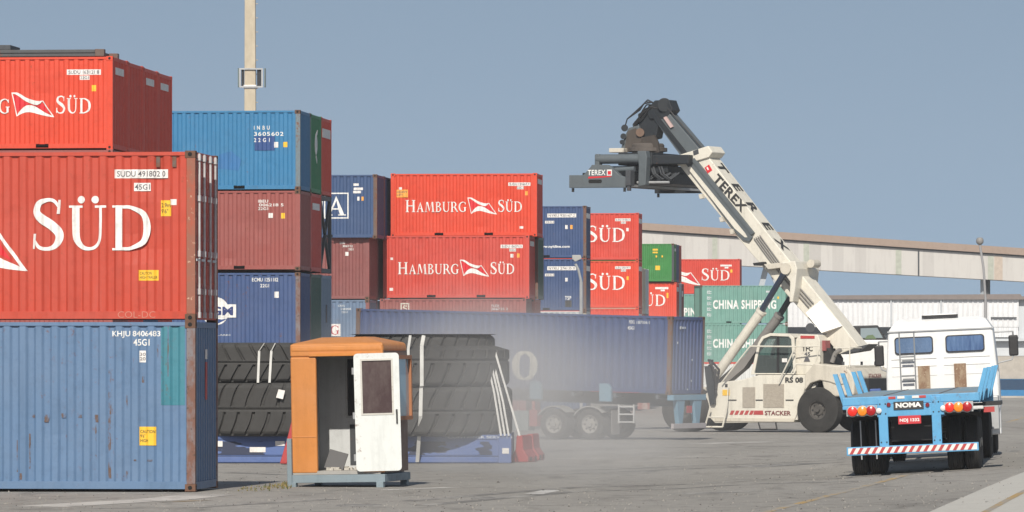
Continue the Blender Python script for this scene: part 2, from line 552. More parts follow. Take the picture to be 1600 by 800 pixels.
VARIANT = [0]
def side_mesh(L, h, front=True):
    VARIANT[0] += 1
    var = VARIANT[0] // 2 % 5
    key = ('side', L, h, front, var)
    if key in CACHE: return CACHE[key]
    a, b = -L / 2 + 0.14, L / 2 - 0.14
    xs = [a]
    k = math.floor(a / PITCH) - 1
    while k * PITCH < b:
        for t in (0, .34, .5, .84):
            x = (k + t) * PITCH
            if a + 1e-4 < x < b - 1e-4: xs.append(x)
        k += 1
    xs.append(b)
    m = MB()
    nzs = 11
    zs = [0.155 + (h - 0.225) * i / (nzs - 1) for i in range(nzs)]
    s = 1 if front else -1
    rng = random.Random(int(L * 100 + h * 10) + 31 * var)
    dents = [(rng.uniform(-L / 2 + .4, L / 2 - .4), rng.uniform(.3, h - .3), rng.uniform(.12, .45), rng.uniform(.008, .034)) for _ in range(int(L * 1.6))]
    vs = []
    for x in xs:
        for j, z in enumerate(zs):
            wob = sum(a_ * math.exp(-((x - dx_) ** 2 + (z - dz_) ** 2) / (r_ * r_)) for dx_, dz_, r_, a_ in dents) if 0 < j < nzs - 1 else 0
            vs.append((x, s * (YF + corr(x) + min(.045, wob)), z))
    n = len(zs)
    fs = []
    for i in range(len(xs) - 1):
        for j in range(n - 1):
            q = [i * n + j, (i + 1) * n + j, (i + 1) * n + j + 1, i * n + j + 1]
            fs.append(q if front else q[::-1])
    m.add(vs, fs, 0)
    me = bpy.data.meshes.new('side_panel')
    me.from_pydata([tuple(v) for v in m.v], [], m.f)
    CACHE[key] = me
    return me

def end_mesh(L, h, s):
    key = ('end', L, h, s)
    if key in CACHE: return CACHE[key]
    a, b = -W / 2 + 0.115, W / 2 - 0.115
    P = 0.25
    ys = [a]
    k = math.floor(a / P) - 1
    while k * P < b:
        for t in (0, .42, .5, .92):
            y = (k + t) * P
            if a + 1e-4 < y < b - 1e-4: ys.append(y)
        k += 1
    ys.append(b)
    def dp(y):
        t = (y / P) % 1.0
        if t < .42: return 0.0
        if t < .5: return 0.046 * (t - .42) / .08
        if t < .92: return 0.046
        return 0.046 * (1 - (t - .92) / .08)
    vs, fs = [], []
    for y in ys:
        for z in (0.15, h - 0.11):
            vs.append((s * (L / 2 - 0.012 - dp(y)), y, z))
    for i in range(len(ys) - 1):
        q = [2 * i, 2 * i + 2, 2 * i + 3, 2 * i + 1]
        fs.append(q if s > 0 else q[::-1])
    me = bpy.data.meshes.new('end_panel')
    me.from_pydata(vs, [], fs)
    CACHE[key] = me
    return me

def roof_mesh(L, h):
    key = ('roof', L, h)
    if key in CACHE: return CACHE[key]
    m = MB()
    n = int(L / 0.42)
    for i in range(n):
        x0 = -L / 2 + 0.09 + (L - 0.18) * i / n
        m.box(x0, -W / 2 + 0.07, h - 0.06, x0 + (L - 0.18) / n * 0.55, W / 2 - 0.07, h - 0.02, 0)
    m.box(-L / 2 + 0.09, -W / 2 + 0.07, h - 0.055, L / 2 - 0.09, W / 2 - 0.07, h - 0.04, 0)
    CACHE[key] = m.mesh('roof')
    return CACHE[key]

def door_mesh(L, h, side):
    key = ('door', L, h, side)
    if key in CACHE: return CACHE[key]
    m = MB()
    y0, y1 = (-W / 2 + 0.12, -0.006) if side < 0 else (0.006, W / 2 - 0.12)
    X = L / 2 - 0.03
    m.box(X - 0.05, y0, 0.155, X, y1, h - 0.115, 0)
    nb = 6
    hh = (h - 0.47) / nb
    for i in range(nb):
        z = 0.235 + i * hh
        m.prism([(X, z), (X + 0.012, z + 0.03), (X + 0.012, z + hh - 0.09), (X, z + hh - 0.06)], 'y', y0 + 0.06, y1 - 0.06, 0) if False else \
            m.add([(X - 0.001, y0 + .06, z), (X - 0.001, y1 - .06, z), (X + .014, y1 - .08, z + .03), (X + .014, y0 + .08, z + .03),
                   (X - 0.001, y0 + .06, z + hh - .06), (X - 0.001, y1 - .06, z + hh - .06), (X + .014, y1 - .08, z + hh - .09), (X + .014, y0 + .08, z + hh - .09)],
                  [[0, 1, 2, 3], [3, 2, 6, 7], [7, 6, 5, 4], [0, 3, 7, 4], [1, 5, 6, 2]], 0)
    for i in range(4):        # hinges
        z = 0.35 + i * (h - 0.7) / 3
        yy = y0 if side < 0 else y1
        m.box(X - 0.01, yy - 0.06, z - 0.06, X + 0.02, yy + 0.06, z + 0.06, 1)
    CACHE[key] = m.mesh('door')
    return CACHE[key]

def bar_mesh(L, h, y):
    key = ('bar', L, h, y)
    if key in CACHE: return CACHE[key]
    m = MB()
    X = L / 2 + 0.012
    m.tube((X, y, 0.06), (X, y, h - 0.03), 0.021, 8)
    for z in (0.1, 0.5, 1.15, 2.1, h - 0.1):
        m.box(X - 0.04, y - 0.05, z - 0.05, X + 0.028, y + 0.05, z + 0.05)
    m.box(X + 0.005, min(y, y - 0.36), 1.02, X + 0.02, y, 1.06)
    CACHE[key] = m.mesh('locking_bar')
    return CACHE[key]

CROT = -R(5.85)
L20, L40, H8, HC = 6.058, 12.192, 2.591, 2.896
PAINTS = {}
def cpaint(key, rgb, **kw):
    PAINTS[key] = paint('container_' + key, rgb, **kw)
cpaint('brand_red', (0.62, 0.058, 0.024), fade=.10, streak=.16, rust=.05)
cpaint('worn_red', (0.47, 0.056, 0.030), fade=.2, streak=.3, rust=.10)
cpaint('dusty_red', (0.54, 0.06, 0.04), fade=.25, streak=.2, rust=.08)
cpaint('far_red', (0.56, 0.05, 0.028), fade=.2, streak=.15, rust=.05)
cpaint('pale_blue', (0.105, 0.185, 0.315), fade=.25, streak=.25, rust=.10)
cpaint('sky_blue', (0.034, 0.180, 0.36), fade=.12, streak=.25, rust=.12)
cpaint('maroon', (0.29, 0.078, 0.068), fade=.25, streak=.2, rust=.15)
cpaint('brown_maroon', (0.22, 0.072, 0.068), fade=.3, streak=.2, rust=.15)
cpaint('royal_blue', (0.050, 0.090, 0.215), fade=.25, streak=.35, rust=.2)
cpaint('navy', (0.035, 0.070, 0.175), fade=.25, streak=.25, rust=.2)
cpaint('deep_blue', (0.040, 0.070, 0.185), fade=.25, streak=.35, rust=.1)
cpaint('mid_blue', (0.040, 0.078, 0.175), fade=.2, streak=.2, rust=.12)
cpaint('dusty_blue', (0.12, 0.18, 0.28), fade=.3, streak=.3, rust=.15)
cpaint('steel_blue', (0.17, 0.25, 0.34), fade=.3, streak=.3, rust=.15)
cpaint('green', (0.025, 0.21, 0.085), fade=.2, streak=.2, rust=.1)
cpaint('leaf_green', (0.035, 0.20, 0.045), fade=.2, streak=.2, rust=.1)
cpaint('dark_green', (0.045, 0.11, 0.085), fade=.3, streak=.2, rust=.1)
cpaint('teal_green', (0.15, 0.315, 0.268), fade=.3, streak=.25, rust=.1)
cpaint('white', (0.62, 0.63, 0.62), fade=.2, streak=.3, rust=.15)
cpaint('cream', (0.50, 0.46, 0.36), fade=.2, streak=.3, rust=.15)
cpaint('light_grey', (0.50, 0.54, 0.56), fade=.2, streak=.3, rust=.12)

def origin(px, pytop, D, L, h, rz=CROT):
    """base centre of a container whose near top right corner is seen at (px, pytop) at distance D"""
    rot = Matrix.Rotation(rz, 3, 'Z')
    c = Vector((wx(px, D), D, wz(pytop, D)))
    return c - rot @ Vector((L / 2, -W / 2, h))

def container(loc, L, h, col, label, rz=CROT, posts=None, rails=None, doors=False, bars=4, group=None, tilt=0.0, name='shipping_container'):
    t = thing(name, label, 'container', loc, (0, tilt, rz), group)
    m = PAINTS[col]
    link('frame', frame_mesh(L, h), [rails or m, posts or m, M['castings'] if posts else m, M['hole']], t, bevel=0.006, seg=1)
    link('side_panel', side_mesh(L, h, True), m, t)
    link('side_panel', side_mesh(L, h, False), m, t)
    link('end_panel', end_mesh(L, h, -1), m, t)
    link('roof', roof_mesh(L, h), m, t)
    if doors:
        for i, s in enumerate((-1, 1)):
            dr = link('door', door_mesh(L, h, s), [m, rails or m], t)
            for y in ((-0.86, -0.32), (0.32, 0.86))[i]:
                link('locking_bar', bar_mesh(L, h, y), M['bar_paint'], dr)
    else:
        link('end_panel', end_mesh(L, h, 1), m, t)
    t['L'], t['h'] = L, h
    return t

def put(t, me, mat, name='lettering'):
    return link(name, me, mat, t)

def plate(t, xr, zt, wdt, hgt, txt=None, mat='plate_white', ink='grey_ink', name='number_plate', bold=0.01):
    """flat panel on the side: xr = metres from the right end to the plate's right edge, zt = metres below the roof to its top"""
    L, h = t['L'], t['h']
    x0, z0 = L / 2 - xr - wdt, h - zt - hgt
    o = put(t, conform([([(0, 0), (1, 0), (1, 1), (0, 1)], [[0, 1, 2, 3]])], x0, z0, wdt, hgt, YF, True, 0.0025), M[mat], name)
    if txt:
        put(o, sans(txt, x0 + wdt * .05, z0 + hgt * .17, wdt * .9, hgt * .66, YF, True, 0.005, bold), M[ink])
    return o
def marks(t, xr, zt, wdt, hgt, txt, mat='white_letter', bold=0.015, spacing=1.0):
    L, h = t['L'], t['h']
    return put(t, sans(txt, L / 2 - xr - wdt, h - zt - hgt, wdt, hgt, YF, True, 0.003, bold, spacing), M[mat])
def end_label(t, wdt=0.9, hgt=0.2, y=0.35, zt=0.3, mat='plate_white', name='end_label'):
    L, h = t['L'], t['h']
    m = MB().box(L / 2 - 0.012, y - wdt / 2, h - zt - hgt, L / 2 + 0.004, y + wdt / 2, h - zt)
    return m.build(name, M[mat], t)
LET = {}
def big_name(t, small=True, red=True, mat='white_letter'):
    """the two-word name with the pennant between; the 20 ft layout or the larger 40 ft one"""
    L = t['L']
    key = (L, t['h'])
    if key not in LET:
        if L < 7:
            zb, H = 1.0, .50
            a, _ = roman('HAMBURG'); b, _ = roman('SÜD', .86)
            LET[key] = (fit(a, L / 2 - 5.44, zb, 2.52, H, YF), fit(b, L / 2 - 1.60, zb, 0.97, H * 1.04, YF),
                        [conform(p, L / 2 - 2.88, zb - .10, .83, .74, YF, True, l) for p, l in zip(flag_pieces(), (.004, .0025))])
        else:
            zb, H = 1.15 if t['h'] < 2.7 else 1.20, .90
            if t['h'] < 2.7: zb = 1.0
            a, _ = roman('HAMBURG'); b, _ = roman('SÜD', .86)
            LET[key] = (fit(a, L / 2 - 10.9, zb, 5.2, H, YF), fit(b, L / 2 - 2.82, zb, 2.05, H * 1.04, YF),
                        [conform(p, L / 2 - 5.56, zb - .35, 1.80, 1.5, YF, True, l) for p, l in zip(flag_pieces(), (.004, .0025))])
    a, b, (fw, fr) = LET[key]
    put(t, a, M[mat]); put(t, b, M[mat])
    e = put(t, fw, M[mat], 'pennant_emblem')
    if red: put(e, fr, M['logo_red'], 'pennant_field')
# ------------------------------------------------------------ ground
def ground_mat():
    k = NT('asphalt')
    v = k.coords((1, 1, 1), False, True)
    vf = k.coords((1, 0.22, 1), False, True)          # wear runs along the lanes seen from here
    big = k.noise(k.coords((0.16, 0.05, 1), False, True), 1.0, 4, 0.6)
    mid = k.noise(vf, 0.7, 6, 0.7)
    fine = k.noise(v, 16, 5, 0.8)
    c = k.mix(k.ramp(big, 0.32, 0.68), (0.30, 0.285, 0.265), (0.42, 0.40, 0.372))
    c = k.mix(k.ramp(mid, 0.42, 0.72, 0, 0.75), c, (0.34, 0.322, 0.295))
    c = k.mix(k.ramp(mid, 0.42, 0.26, 0, 0.7), c, (0.15, 0.142, 0.134))
    st = k.noise(k.coords((0.35, 0.12, 1), False, True), 1.3, 7, 0.75)
    c = k.mix(k.ramp(st, 0.62, 0.70, 0, 0.45), c, (0.37, 0.335, 0.29))
    cr = k.n('ShaderNodeTexVoronoi', feature='DISTANCE_TO_EDGE')
    cr.inputs['Scale'].default_value = 0.22
    wv = k.n('ShaderNodeVectorMath', operation='ADD')
    k.l(v, wv.inputs[0])
    nz = k.n('ShaderNodeTexNoise'); nz.inputs['Scale'].default_value = 0.5
    k.l(v, nz.inputs['Vector'])
    sc = k.n('ShaderNodeVectorMath', operation='SCALE'); sc.inputs['Scale'].default_value = 2.5
    k.l(nz.outputs['Color'], sc.inputs[0]); k.l(sc.outputs[0], wv.inputs[1])
    k.l(wv.outputs[0], cr.inputs['Vector'])
    c = k.mix(k.ramp(cr.outputs['Distance'], 0.0, 0.02, 0.45, 0), c, (0.10, 0.096, 0.09))
    g2 = k.noise(k.coords((1, 0.6, 1), False, True), 2.6, 9, 0.8)
    c = k.mix(k.ramp(g2, 0.50, 0.70, 0, 0.55), c, (0.155, 0.145, 0.13))
    c = k.mix(k.ramp(g2, 0.48, 0.32, 0, 0.5), c, (0.40, 0.375, 0.335))
    g3 = k.noise(k.coords((0.9, 0.10, 1), False, True), 0.9, 5, 0.6)
    c = k.mix(k.ramp(g3, 0.60, 0.68, 0, 0.4), c, (0.13, 0.122, 0.112))
    c = k.mix(k.ramp(fine, 0.25, 0.75, 0.0, 0.35), c, (0.15, 0.142, 0.134))
    k.l(c, k.b.inputs['Base Color'])
    k.b.inputs['Roughness'].default_value = 0.9
    k.b.inputs['Specular IOR Level'].default_value = 0.2
    bp = k.n('ShaderNodeBump'); bp.inputs['Strength'].default_value = 0.5; bp.inputs['Distance'].default_value = 0.08
    k.l(k.noise(v, 4.0, 9, 0.85), bp.inputs['Height']); k.l(bp.outputs[0], k.b.inputs['Normal'])
    return k.mat

def grid_axis(pairs):
    out = []
    for a, b, n in pairs:
        out += [a + (b - a) * i / n for i in range(n)]
    out.append(pairs[-1][1])
    return out
gx = grid_axis([(-900, -60, 8), (-60, 0, 8), (0, 16, 32), (16, 60, 8), (60, 900, 8)])
gy = grid_axis([(-60, 0, 3), (0, 60, 6), (60, 160, 50), (160, 240, 16), (240, 1500, 10)])
vs = [(x, y, gz(x, y)) for y in gy for x in gx]
nx = len(gx)
fs = [[j * nx + i, j * nx + i + 1, (j + 1) * nx + i + 1, (j + 1) * nx + i] for j in range(len(gy) - 1) for i in range(nx - 1)]
tag(MB().add(vs, fs).build('ground', ground_mat(), smooth=False), 'worn grey asphalt of the container yard', kind='structure')

def sheet(name, pts, mat, lift, kind='structure', label=None, sub=24):
    """a thin marking that follows the ground: pts = quad or strip of (x, y) left/right pairs"""
    vs, fs = [], []
    for (l, r) in pts:
        vs += [(l[0], l[1], gz(*l) + lift), (r[0], r[1], gz(*r) + lift)]
    for i in range(len(pts) - 1):
        fs.append([2 * i, 2 * i + 1, 2 * i + 3, 2 * i + 2])
    o = MB().add(vs, fs).build(name, mat)
    return tag(o, label, kind=kind)
def gpix(px, py):
    """yard point seen at (px, py)"""
    D = 100.0
    for _ in range(40):
        x = wx(px, D)
        D = (CAMZ - gz(x, D)) * FPX / (py - HOR)
    return (wx(px, D), D)
def line_strip(pixels, width, n=12):
    P = [Vector(gpix(*p)) for p in pixels]
    out = []
    for i in range(len(P) - 1):
        dd = (P[i + 1] - P[i]).normalized()
        nn = Vector((-dd.y, dd.x)) * width / 2
        for k in range(n + (i == len(P) - 2)):
            q = P[i].lerp(P[i + 1], k / n)
            out.append((tuple(q + nn), tuple(q - nn)))
    return out
def worn_paint(name, rgb, thr, under=(0.17, 0.16, 0.15), sc=1.6):
    k = NT(name)
    v = k.coords((1, 0.4, 1), False, True)
    c = k.mix(k.ramp(k.noise(v, sc, 7, 0.75), thr - 0.06, thr + 0.06), under, rgb)
    k.l(c, k.b.inputs['Base Color'])
    k.b.inputs['Roughness'].default_value = 0.85
    return k.mat
yel = worn_paint('worn_yellow_paint', (0.40, 0.26, 0.09), 0.52, (.30, .28, .25))
whi = worn_paint('worn_white_paint', (0.52, 0.51, 0.49), 0.50, (.32, .30, .28))
dry = worn_paint('spilt_cement', (0.50, 0.48, 0.45), 0.50, (0.33, 0.315, 0.295), 0.8)
sheet('lane_marking', line_strip([(1150, 812), (1290, 776), (1420, 741)], 0.16), yel, 0.004, label='faded yellow line leading under the flatbed trailer')
sheet('lane_marking', line_strip([(1575, 660), (1600, 652), (1660, 640)], 0.25), yel, 0.004)
sheet('lane_marking', line_strip([(870, 717), (1010, 714), (1130, 714)], 0.35), whi, 0.004)
sheet('lane_marking', line_strip([(1085, 694), (1200, 690), (1330, 690)], 1.2), dry, 0.004)
sheet('lane_marking', line_strip([(600, 766), (700, 762), (790, 761)], 0.35), whi, 0.004)
sheet('lane_marking', line_strip([(833, 772), (864, 766)], 0.35), whi, 0.004)
sheet('lane_marking', line_strip([(60, 792), (160, 786), (250, 781), (330, 773)], 0.9), dry, 0.004)
sheet('lane_marking', line_strip([(250, 785), (330, 782)], 0.14), yel, 0.006)
tmk = worn_paint('tyre_mark', (0.17, 0.162, 0.152), 0.47, (.335, .32, .297), 1.1)
for pts_, w_ in (([(660, 790), (900, 768), (1180, 756), (1340, 752)], .3), ([(640, 783), (890, 762), (1180, 750), (1330, 747)], .3), ([(850, 742), (1050, 733), (1320, 722)], .35), ([(845, 737), (1050, 729), (1318, 718)], .35),
                 ([(830, 706), (1000, 700), (1250, 697), (1330, 697)], .6), ([(350, 738), (440, 742)], .4), ([(20, 796), (300, 793), (520, 780)], .3)):
    sheet('tyre_track', line_strip(pts_, w_), tmk, 0.0035)
oil = worn_paint('oil_stain', (0.17, 0.163, 0.155), 0.50, (.32, .305, .285), 1.5)
for px_, py_, w_ in ((1005, 737, 40), (1215, 727, 60), (760, 778, 50), (1120, 770, 45), (560, 790, 70), (930, 700, 60)):
    sheet('oil_stain', line_strip([(px_ - w_ / 2, py_), (px_ + w_ / 2, py_)], 1.5), oil, 0.003)
conc = paint('apron_concrete', (0.47, 0.455, 0.42), .25, .15, 0.0, rough=.85)
A = [gpix(1425, 812), gpix(1480, 788), gpix(1540, 762), gpix(1600, 738), gpix(1700, 705)]
vs, fs = [], []
for i in range(len(A) - 1):
    for k in range(8):
        p = Vector(A[i]).lerp(Vector(A[i + 1]), k / 8)
        vs += [(p.x + j * .5, p.y - j * .08, gz(p.x + j * .5, p.y - j * .08) + .006) for j in range(25)]
n_ = len(vs) // 25
fs = [[i * 25 + j, i * 25 + j + 1, (i + 1) * 25 + j + 1, (i + 1) * 25 + j] for i in range(n_ - 1) for j in range(24)]
tag(MB().add(vs, fs).build('pavement', conc), 'pale concrete apron', kind='structure')
sheet('lane_marking', line_strip([(1530, 806), (1570, 784), (1640, 748)], 0.12), yel, 0.009)

# grit and small stones lying on the yard
def grit():
    m = MB()
    rng = random.Random(17)
    for _ in range(2600):
        D = 72 + 70 * rng.random() ** 1.7
        x = wx(rng.uniform(-40, 1640), D)
        z = gz(x, D)
        r = rng.uniform(.008, .024) * (1.6 if rng.random() < .05 else 1)
        h = r * rng.uniform(.5, 1.1)
        a = rng.uniform(0, 3)
        p = [(x + r * math.cos(a + i * 1.571) * rng.uniform(.7, 1.2), D + r * math.sin(a + i * 1.571), z - .004) for i in range(4)]
        m.add(p + [(x + rng.uniform(-.3, .3) * r, D, z + h)], [[0, 1, 4], [1, 2, 4], [2, 3, 4], [3, 0, 4]], rng.choice((0, 0, 0, 2, 2, 1) if r < .018 else (0, 2)))
    o = m.build('gravel', [plain('grit_grey', (.26, .245, .22), .9), plain('grit_pale', (.36, .34, .31), .9), plain('grit_dark', (.09, .085, .08), .9)])
    tag(o, 'grit and small stones scattered on the asphalt', kind='stuff')
grit()

# weeds by the booth skid
def weeds():
    m = MB()
    rng = random.Random(3)
    for _ in range(420):
        t = rng.random()
        px = 372 + t * 84
        py = 766 - t * 8 + rng.gauss(0, 2.5)
        if math.sin(px * .9) + rng.uniform(-1, 1) < 0: continue
        x, y = gpix(px, py)
        if rng.random() > 0.35 + 0.5 * t: continue
        z = gz(x, y)
        for _ in range(3):
            a = rng.uniform(0, 6.28); l = rng.uniform(.015, .06) * (.5 + 1.2 * t ** 3)
            m.add([(x - .01, y, z), (x + .01, y, z), (x + math.cos(a) * l * .7, y + math.sin(a) * l * .7, z + l)], [[0, 1, 2]], rng.choice((0, 0, 1)))
    o = m.build('weeds', [plain('dry_weed', (0.20, 0.15, 0.05), 0.8), plain('green_weed', (0.07, 0.10, 0.03), 0.8)])
    tag(o, 'low dry weeds growing along the yard by the booth', kind='stuff')
weeds()

# ------------------------------------------------------------ container stacks
def down(loc, h, gap=0.012): return Vector((loc[0], loc[1], loc[2] - h - gap))
def deep(loc, n, rz=CROT, gap=0.05, dz=0.0, dx=0.0):
    return Vector(loc) + Matrix.Rotation(rz, 3, 'Z') @ Vector((dx, n * (W + gap), dz))

# front stack of two
loc = Vector(origin(305, 238, 87.4, L40, HC))
g0 = gz(loc.x + 5, 87.4) + 0.02
b = Vector((loc.x, loc.y, g0))
f1 = container(b, L40, HC, 'pale_blue', 'weathered pale blue container on the asphalt, bottom of the nearest stack, rusty corner post', posts=M['rust_post'], rails=PAINTS['pale_blue'])
marks(f1, .49 + .12, .16, .83, .125, 'KHJU 8406483'); marks(f1, .79, .30, .28, .115, '45G1')
plate(f1, .86, .50, .11, .20, '30\n20', name='weight_plate'); plate(f1, .68, 1.80, .29, .32, 'CAUTION\n9\'6"\nHIGH', 'yellow_label', 'black_ink', 'caution_label')
patchm = paint('teal_patch', (0.045, 0.20, 0.26), .2, .4, .3)
put(f1, conform([([(0, 0), (1, 0), (1, 1), (0, 1)], [[0, 1, 2, 3]])], L40 / 2 - .60, HC - 1.43, .42, 1.34, YF, True, .0015), patchm, 'repaint_patch')
rk_ = NT('rust_streaks')
rk_.l(rk_.mix(rk_.ramp(rk_.noise(rk_.coords((3, 3, 1.2)), 3.0, 8, .8), .46, .56), (.10, .175, .30), (.115, .07, .05)), rk_.b.inputs['Base Color'])
rk_.b.inputs['Roughness'].default_value = .8
rs = rk_.mat
rng = random.Random(11)
pcs = []
for (px, y0, y1, wd) in [(169, 580, 750, 6), (49, 650, 655, 6), (69, 650, 662, 9), (96, 648, 655, 9), (122, 650, 655, 8), (148, 650, 662, 9), (147, 665, 715, 3), (196, 620, 640, 3), (22, 690, 740, 2), (42, 680, 735, 3), (196, 738, 750, 4), (222, 590, 600, 4), (28, 742, 752, 5), (5, 742, 750, 3), (245, 540, 560, 3), (262, 505, 590, 2), (210, 720, 722, 5), (233, 720, 723, 10)]:
    a = L40 / 2 - (305 - px) / 91.5
    z1 = (769 - y0) / 91.5; z0 = (769 - y1) / 91.5
    w2 = wd / 91.5 / 2
    n = 6
    pts = [(a - w2 * rng.uniform(.5, 1), z0 + (z1 - z0) * i / n) for i in range(n + 1)] + [(a + w2 * rng.uniform(.5, 1), z1 - (z1 - z0) * i / n) for i in range(n + 1)]
    put(f1, conform([(pts, [list(range(len(pts)))])], 0, 0, 1, 1, YF, True, .002), rs, 'rust_streak')
m = MB()
m.box(L40 / 2 - .01, -.1, 2.25, L40 / 2 + .003, .05, 2.42, 0).box(L40 / 2 - .01, -.1, 1.55, L40 / 2 + .003, .05, 2.2, 1)
m.build('end_label', [M['plate_white'], plain('faded_red', (.42, .07, .08), .6)], f1)

f2 = container(b + Vector((0, 0, HC + .012)), L40, HC, 'worn_red', 'large red container with grey locking bars, on top of the weathered pale blue container', posts=mottled('red_rust_post', (0.34, 0.085, 0.050), (0.26, 0.105, 0.070), 2.4, (.50, .33, .24)), doors=True)
big_name(f2)
plate(f2, .47, .31, .93, .15, 'SUDU 491802 0'); plate(f2, .77, .54, .29, .14, '45G1')
plate(f2, .42, .84, .18, .27, '2.9m\n9\'6"', 'yellow_label', 'black_ink', 'height_label'); plate(f2, .64, 2.03, .34, .18, 'CAUTION\nHIGH TRAILER', 'yellow_label', 'black_ink', 'caution_label', .004)
plate(f2, .33, .82, .10, .10, name='weight_plate')
put(f2, sans('COL-DC', L40 / 2 - 1.34, .05, .65, .11, -W / 2 + .003, False, .002, -.01), plain('chalk', (.48, .20, .15), .7), 'chalk_marks')
for x in (.68, .40):
    put(f2, conform([([(0, 0), (1, 0), (1, 1), (0, 1)], [[0, 1, 2, 3]])], L40 / 2 - x, HC - .27, .07, .18, YF, True, .02), M['rust_edge'], 'vent_cover')

# red row of four, high on the left
loc = origin(176, 88, 143, L20, H8)
names = ['bright red container with white lettering, nearest of four in the high left row',
         'dark red container without a label, second from the left in the high row of four', 'dark red container end, third from the left in the high row of four',
         'dark red container end, farthest right in the high row of four']
for i in range(4):
    t = container(deep(loc, i, dz=-.015 * i), L20, H8, 'brand_red', names[i], group='red containers side by side on the high left stack')
    if i == 0:
        big_name(t)
        plate(t, .34, .36, .96, .15, 'SUDU 163121 8'); plate(t, .66, .53, .28, .12, '22G1'); plate(t, .47, .80, .13, .17, None, 'yellow_label', name='weight_plate')
        top = t
    if i != 1: end_label(t, 1.3, .2, -.1, .28)
base = Vector(loc)
zz_ = loc.z
for h_ in (H8, H8, HC):
    zz_ -= h_ + .012
    for i in range(4):
        q_ = deep(loc, i); q_.z = zz_
        container(q_, L20, h_, ('maroon', 'far_red', 'mid_blue', 'worn_red')[i], 'container in the lower tiers under the high red row, behind the nearest stack', group='lower tiers under the high red row')
fr = thing('folded_flat_rack', 'dark grey folded flat rack lying on top of the high red container', 'flat rack', base + Vector((0, 0, H8 + .01)), (0, 0, CROT))
m = MB().box(-3.0, -1.15, .0, 2.55, 1.15, .10).box(-3.0, -1.18, .10, 2.52, 1.18, .19)
m.build('deck', paint('rack_grey', (.07, .075, .08), .2, .3, .3), fr, bevel=.01)
MB().box(2.525, -1.2, .0, 2.78, -.95, .20).build('corner_casting', M['rust_edge'], fr, bevel=.01)
MB().box(2.525, .95, .0, 2.78, 1.2, .20).build('corner_casting', M['rust_edge'], fr, bevel=.01)
MB().box(-.55, -1.17, .192, .12, .2, .33).build('folded_end', M['dark_grey'], fr, bevel=.01)

# blue / maroon / dark blue stack, three deep
l1 = Vector(origin(469, 172, 166, L20, H8)); l2 = down(l1, H8); l3 = down(l2, H8 + .06); l4 = down(l3, H8)
rpost = M['rust_edge']
t = container(l1, L20, H8, 'sky_blue', 'bright sky blue container with white code digits on top of the second stack', posts=paint('blue_grey_post', (.14, .19, .22), .3, .4, .4))
for s, xr, zt, wd in (('I N B U', 1.0, .50, .52), ('3605602', .55, .70, .97), ('2 2 G 1', 1.0, .90, .52)):
    marks(t, xr, zt, wd, .13, s, spacing=1.15)
put(t, conform([([(0, 0), (1, 0), (1, 1), (0, 1)], [[0, 1, 2, 3]])], L20 / 2 - 1.45 - .05, H8 - 1.3, .66, .46, YF, True, .0015), paint('indigo_patch', (.03, .075, .23), .2, .4, .1), 'repaint_patch')
put(t, conform([poly((0, .1), (.75, 0), (.85, .5), (.5, .9), (.05, .75))], L20 / 2 - 2.7, H8 - 1.95, .9, .7, YF, True, .0015), paint('violet_patch', (.034, .158, .375), .2, .4, 0), 'repaint_patch')
plate(t, .72, 1.03, .14, .18, name='weight_plate'); plate(t, .42, 1.03, .14, .17, None, 'yellow_label', name='height_label')
t = container(deep(l1, 1), L20, H8, 'green', 'green container end with a white emblem between the sky blue and maroon ends')
m = MB(); m.prism([(.28 * math.cos(a / 8 * math.pi) , 1.62 + .34 * math.sin(a / 8 * math.pi)) for a in range(16)], 'x', L20 / 2 - .01, L20 / 2 + .004)
m.prism([(-.12, 1.95), (.34, 2.12), (.30, 1.98), (-.02, 1.85)], 'x', L20 / 2 - .011, L20 / 2 + .003)
m.prism([(.0, 1.3), (.25, 1.12), (.2, 1.0), (-.05, 1.2)], 'x', L20 / 2 - .011, L20 / 2 + .003)
m.build('end_emblem', M['white_letter'], t)
t = container(deep(l1, 2), L20, H8, 'brand_red', 'crimson container end with a white label at the far side of the top tier')
end_label(t, 1.9, .30, 0, .36)
t = container(l2, L20, H8, 'maroon', 'maroon container below the sky blue one in the second stack', posts=PAINTS['maroon'])
for s, xr, zt, wd in (('IBEU', 1.05, .30, .33), ('006218 5', .55, .42, .8), ('22G1', 1.05, .54, .33)): marks(t, xr, zt, wd, .095, s)
plate(t, .90, .73, .14, .16, name='weight_plate'); plate(t, .50, .73, .13, .18, None, 'yellow_label', name='height_label')
t = container(deep(l2, 1), L20, H8, 'dusty_red', 'brighter red container end beside the maroon container and the tank')
end_label(t, 1.6, .22, 0, .32)
# tank container
tl = deep(l2, 2)
tk = thing('tank_container', 'pale blue tank in an open dark frame behind the maroon container', 'tank container', tl, (0, 0, CROT))
m = MB()
for sx in (-1, 1):
    for sy in (-1, 1):
        m.box(sx * 2.97 - .06, sy * 1.16 - .06, 0, sx * 2.97 + .06, sy * 1.16 + .06, H8)
    for z in (.08, H8 - .08): m.box(sx * 2.97 - .05, -1.1, z - .07, sx * 2.97 + .05, 1.1, z + .07)
    m.beam((sx * 2.97, -1.1, H8 - .15), (sx * 2.97, .0, H8 * .5), .09, .09, up=(1, 0, 0)).beam((sx * 2.97, 1.1, H8 - .15), (sx * 2.97, .0, H8 * .5), .09, .09, up=(1, 0, 0))
    m.beam((sx * 2.97, -1.1, .15), (sx * 2.97, .0, H8 * .5), .09, .09, up=(1, 0, 0)).beam((sx * 2.97, 1.1, .15), (sx * 2.97, .0, H8 * .5), .09, .09, up=(1, 0, 0))
for sy in (-1, 1):
    for z in (.07, H8 - .07): m.box(-2.9, sy * 1.16 - .05, z - .06, 2.9, sy * 1.16 + .05, z + .06)
m.build('frame', M['dark_grey'], tk)
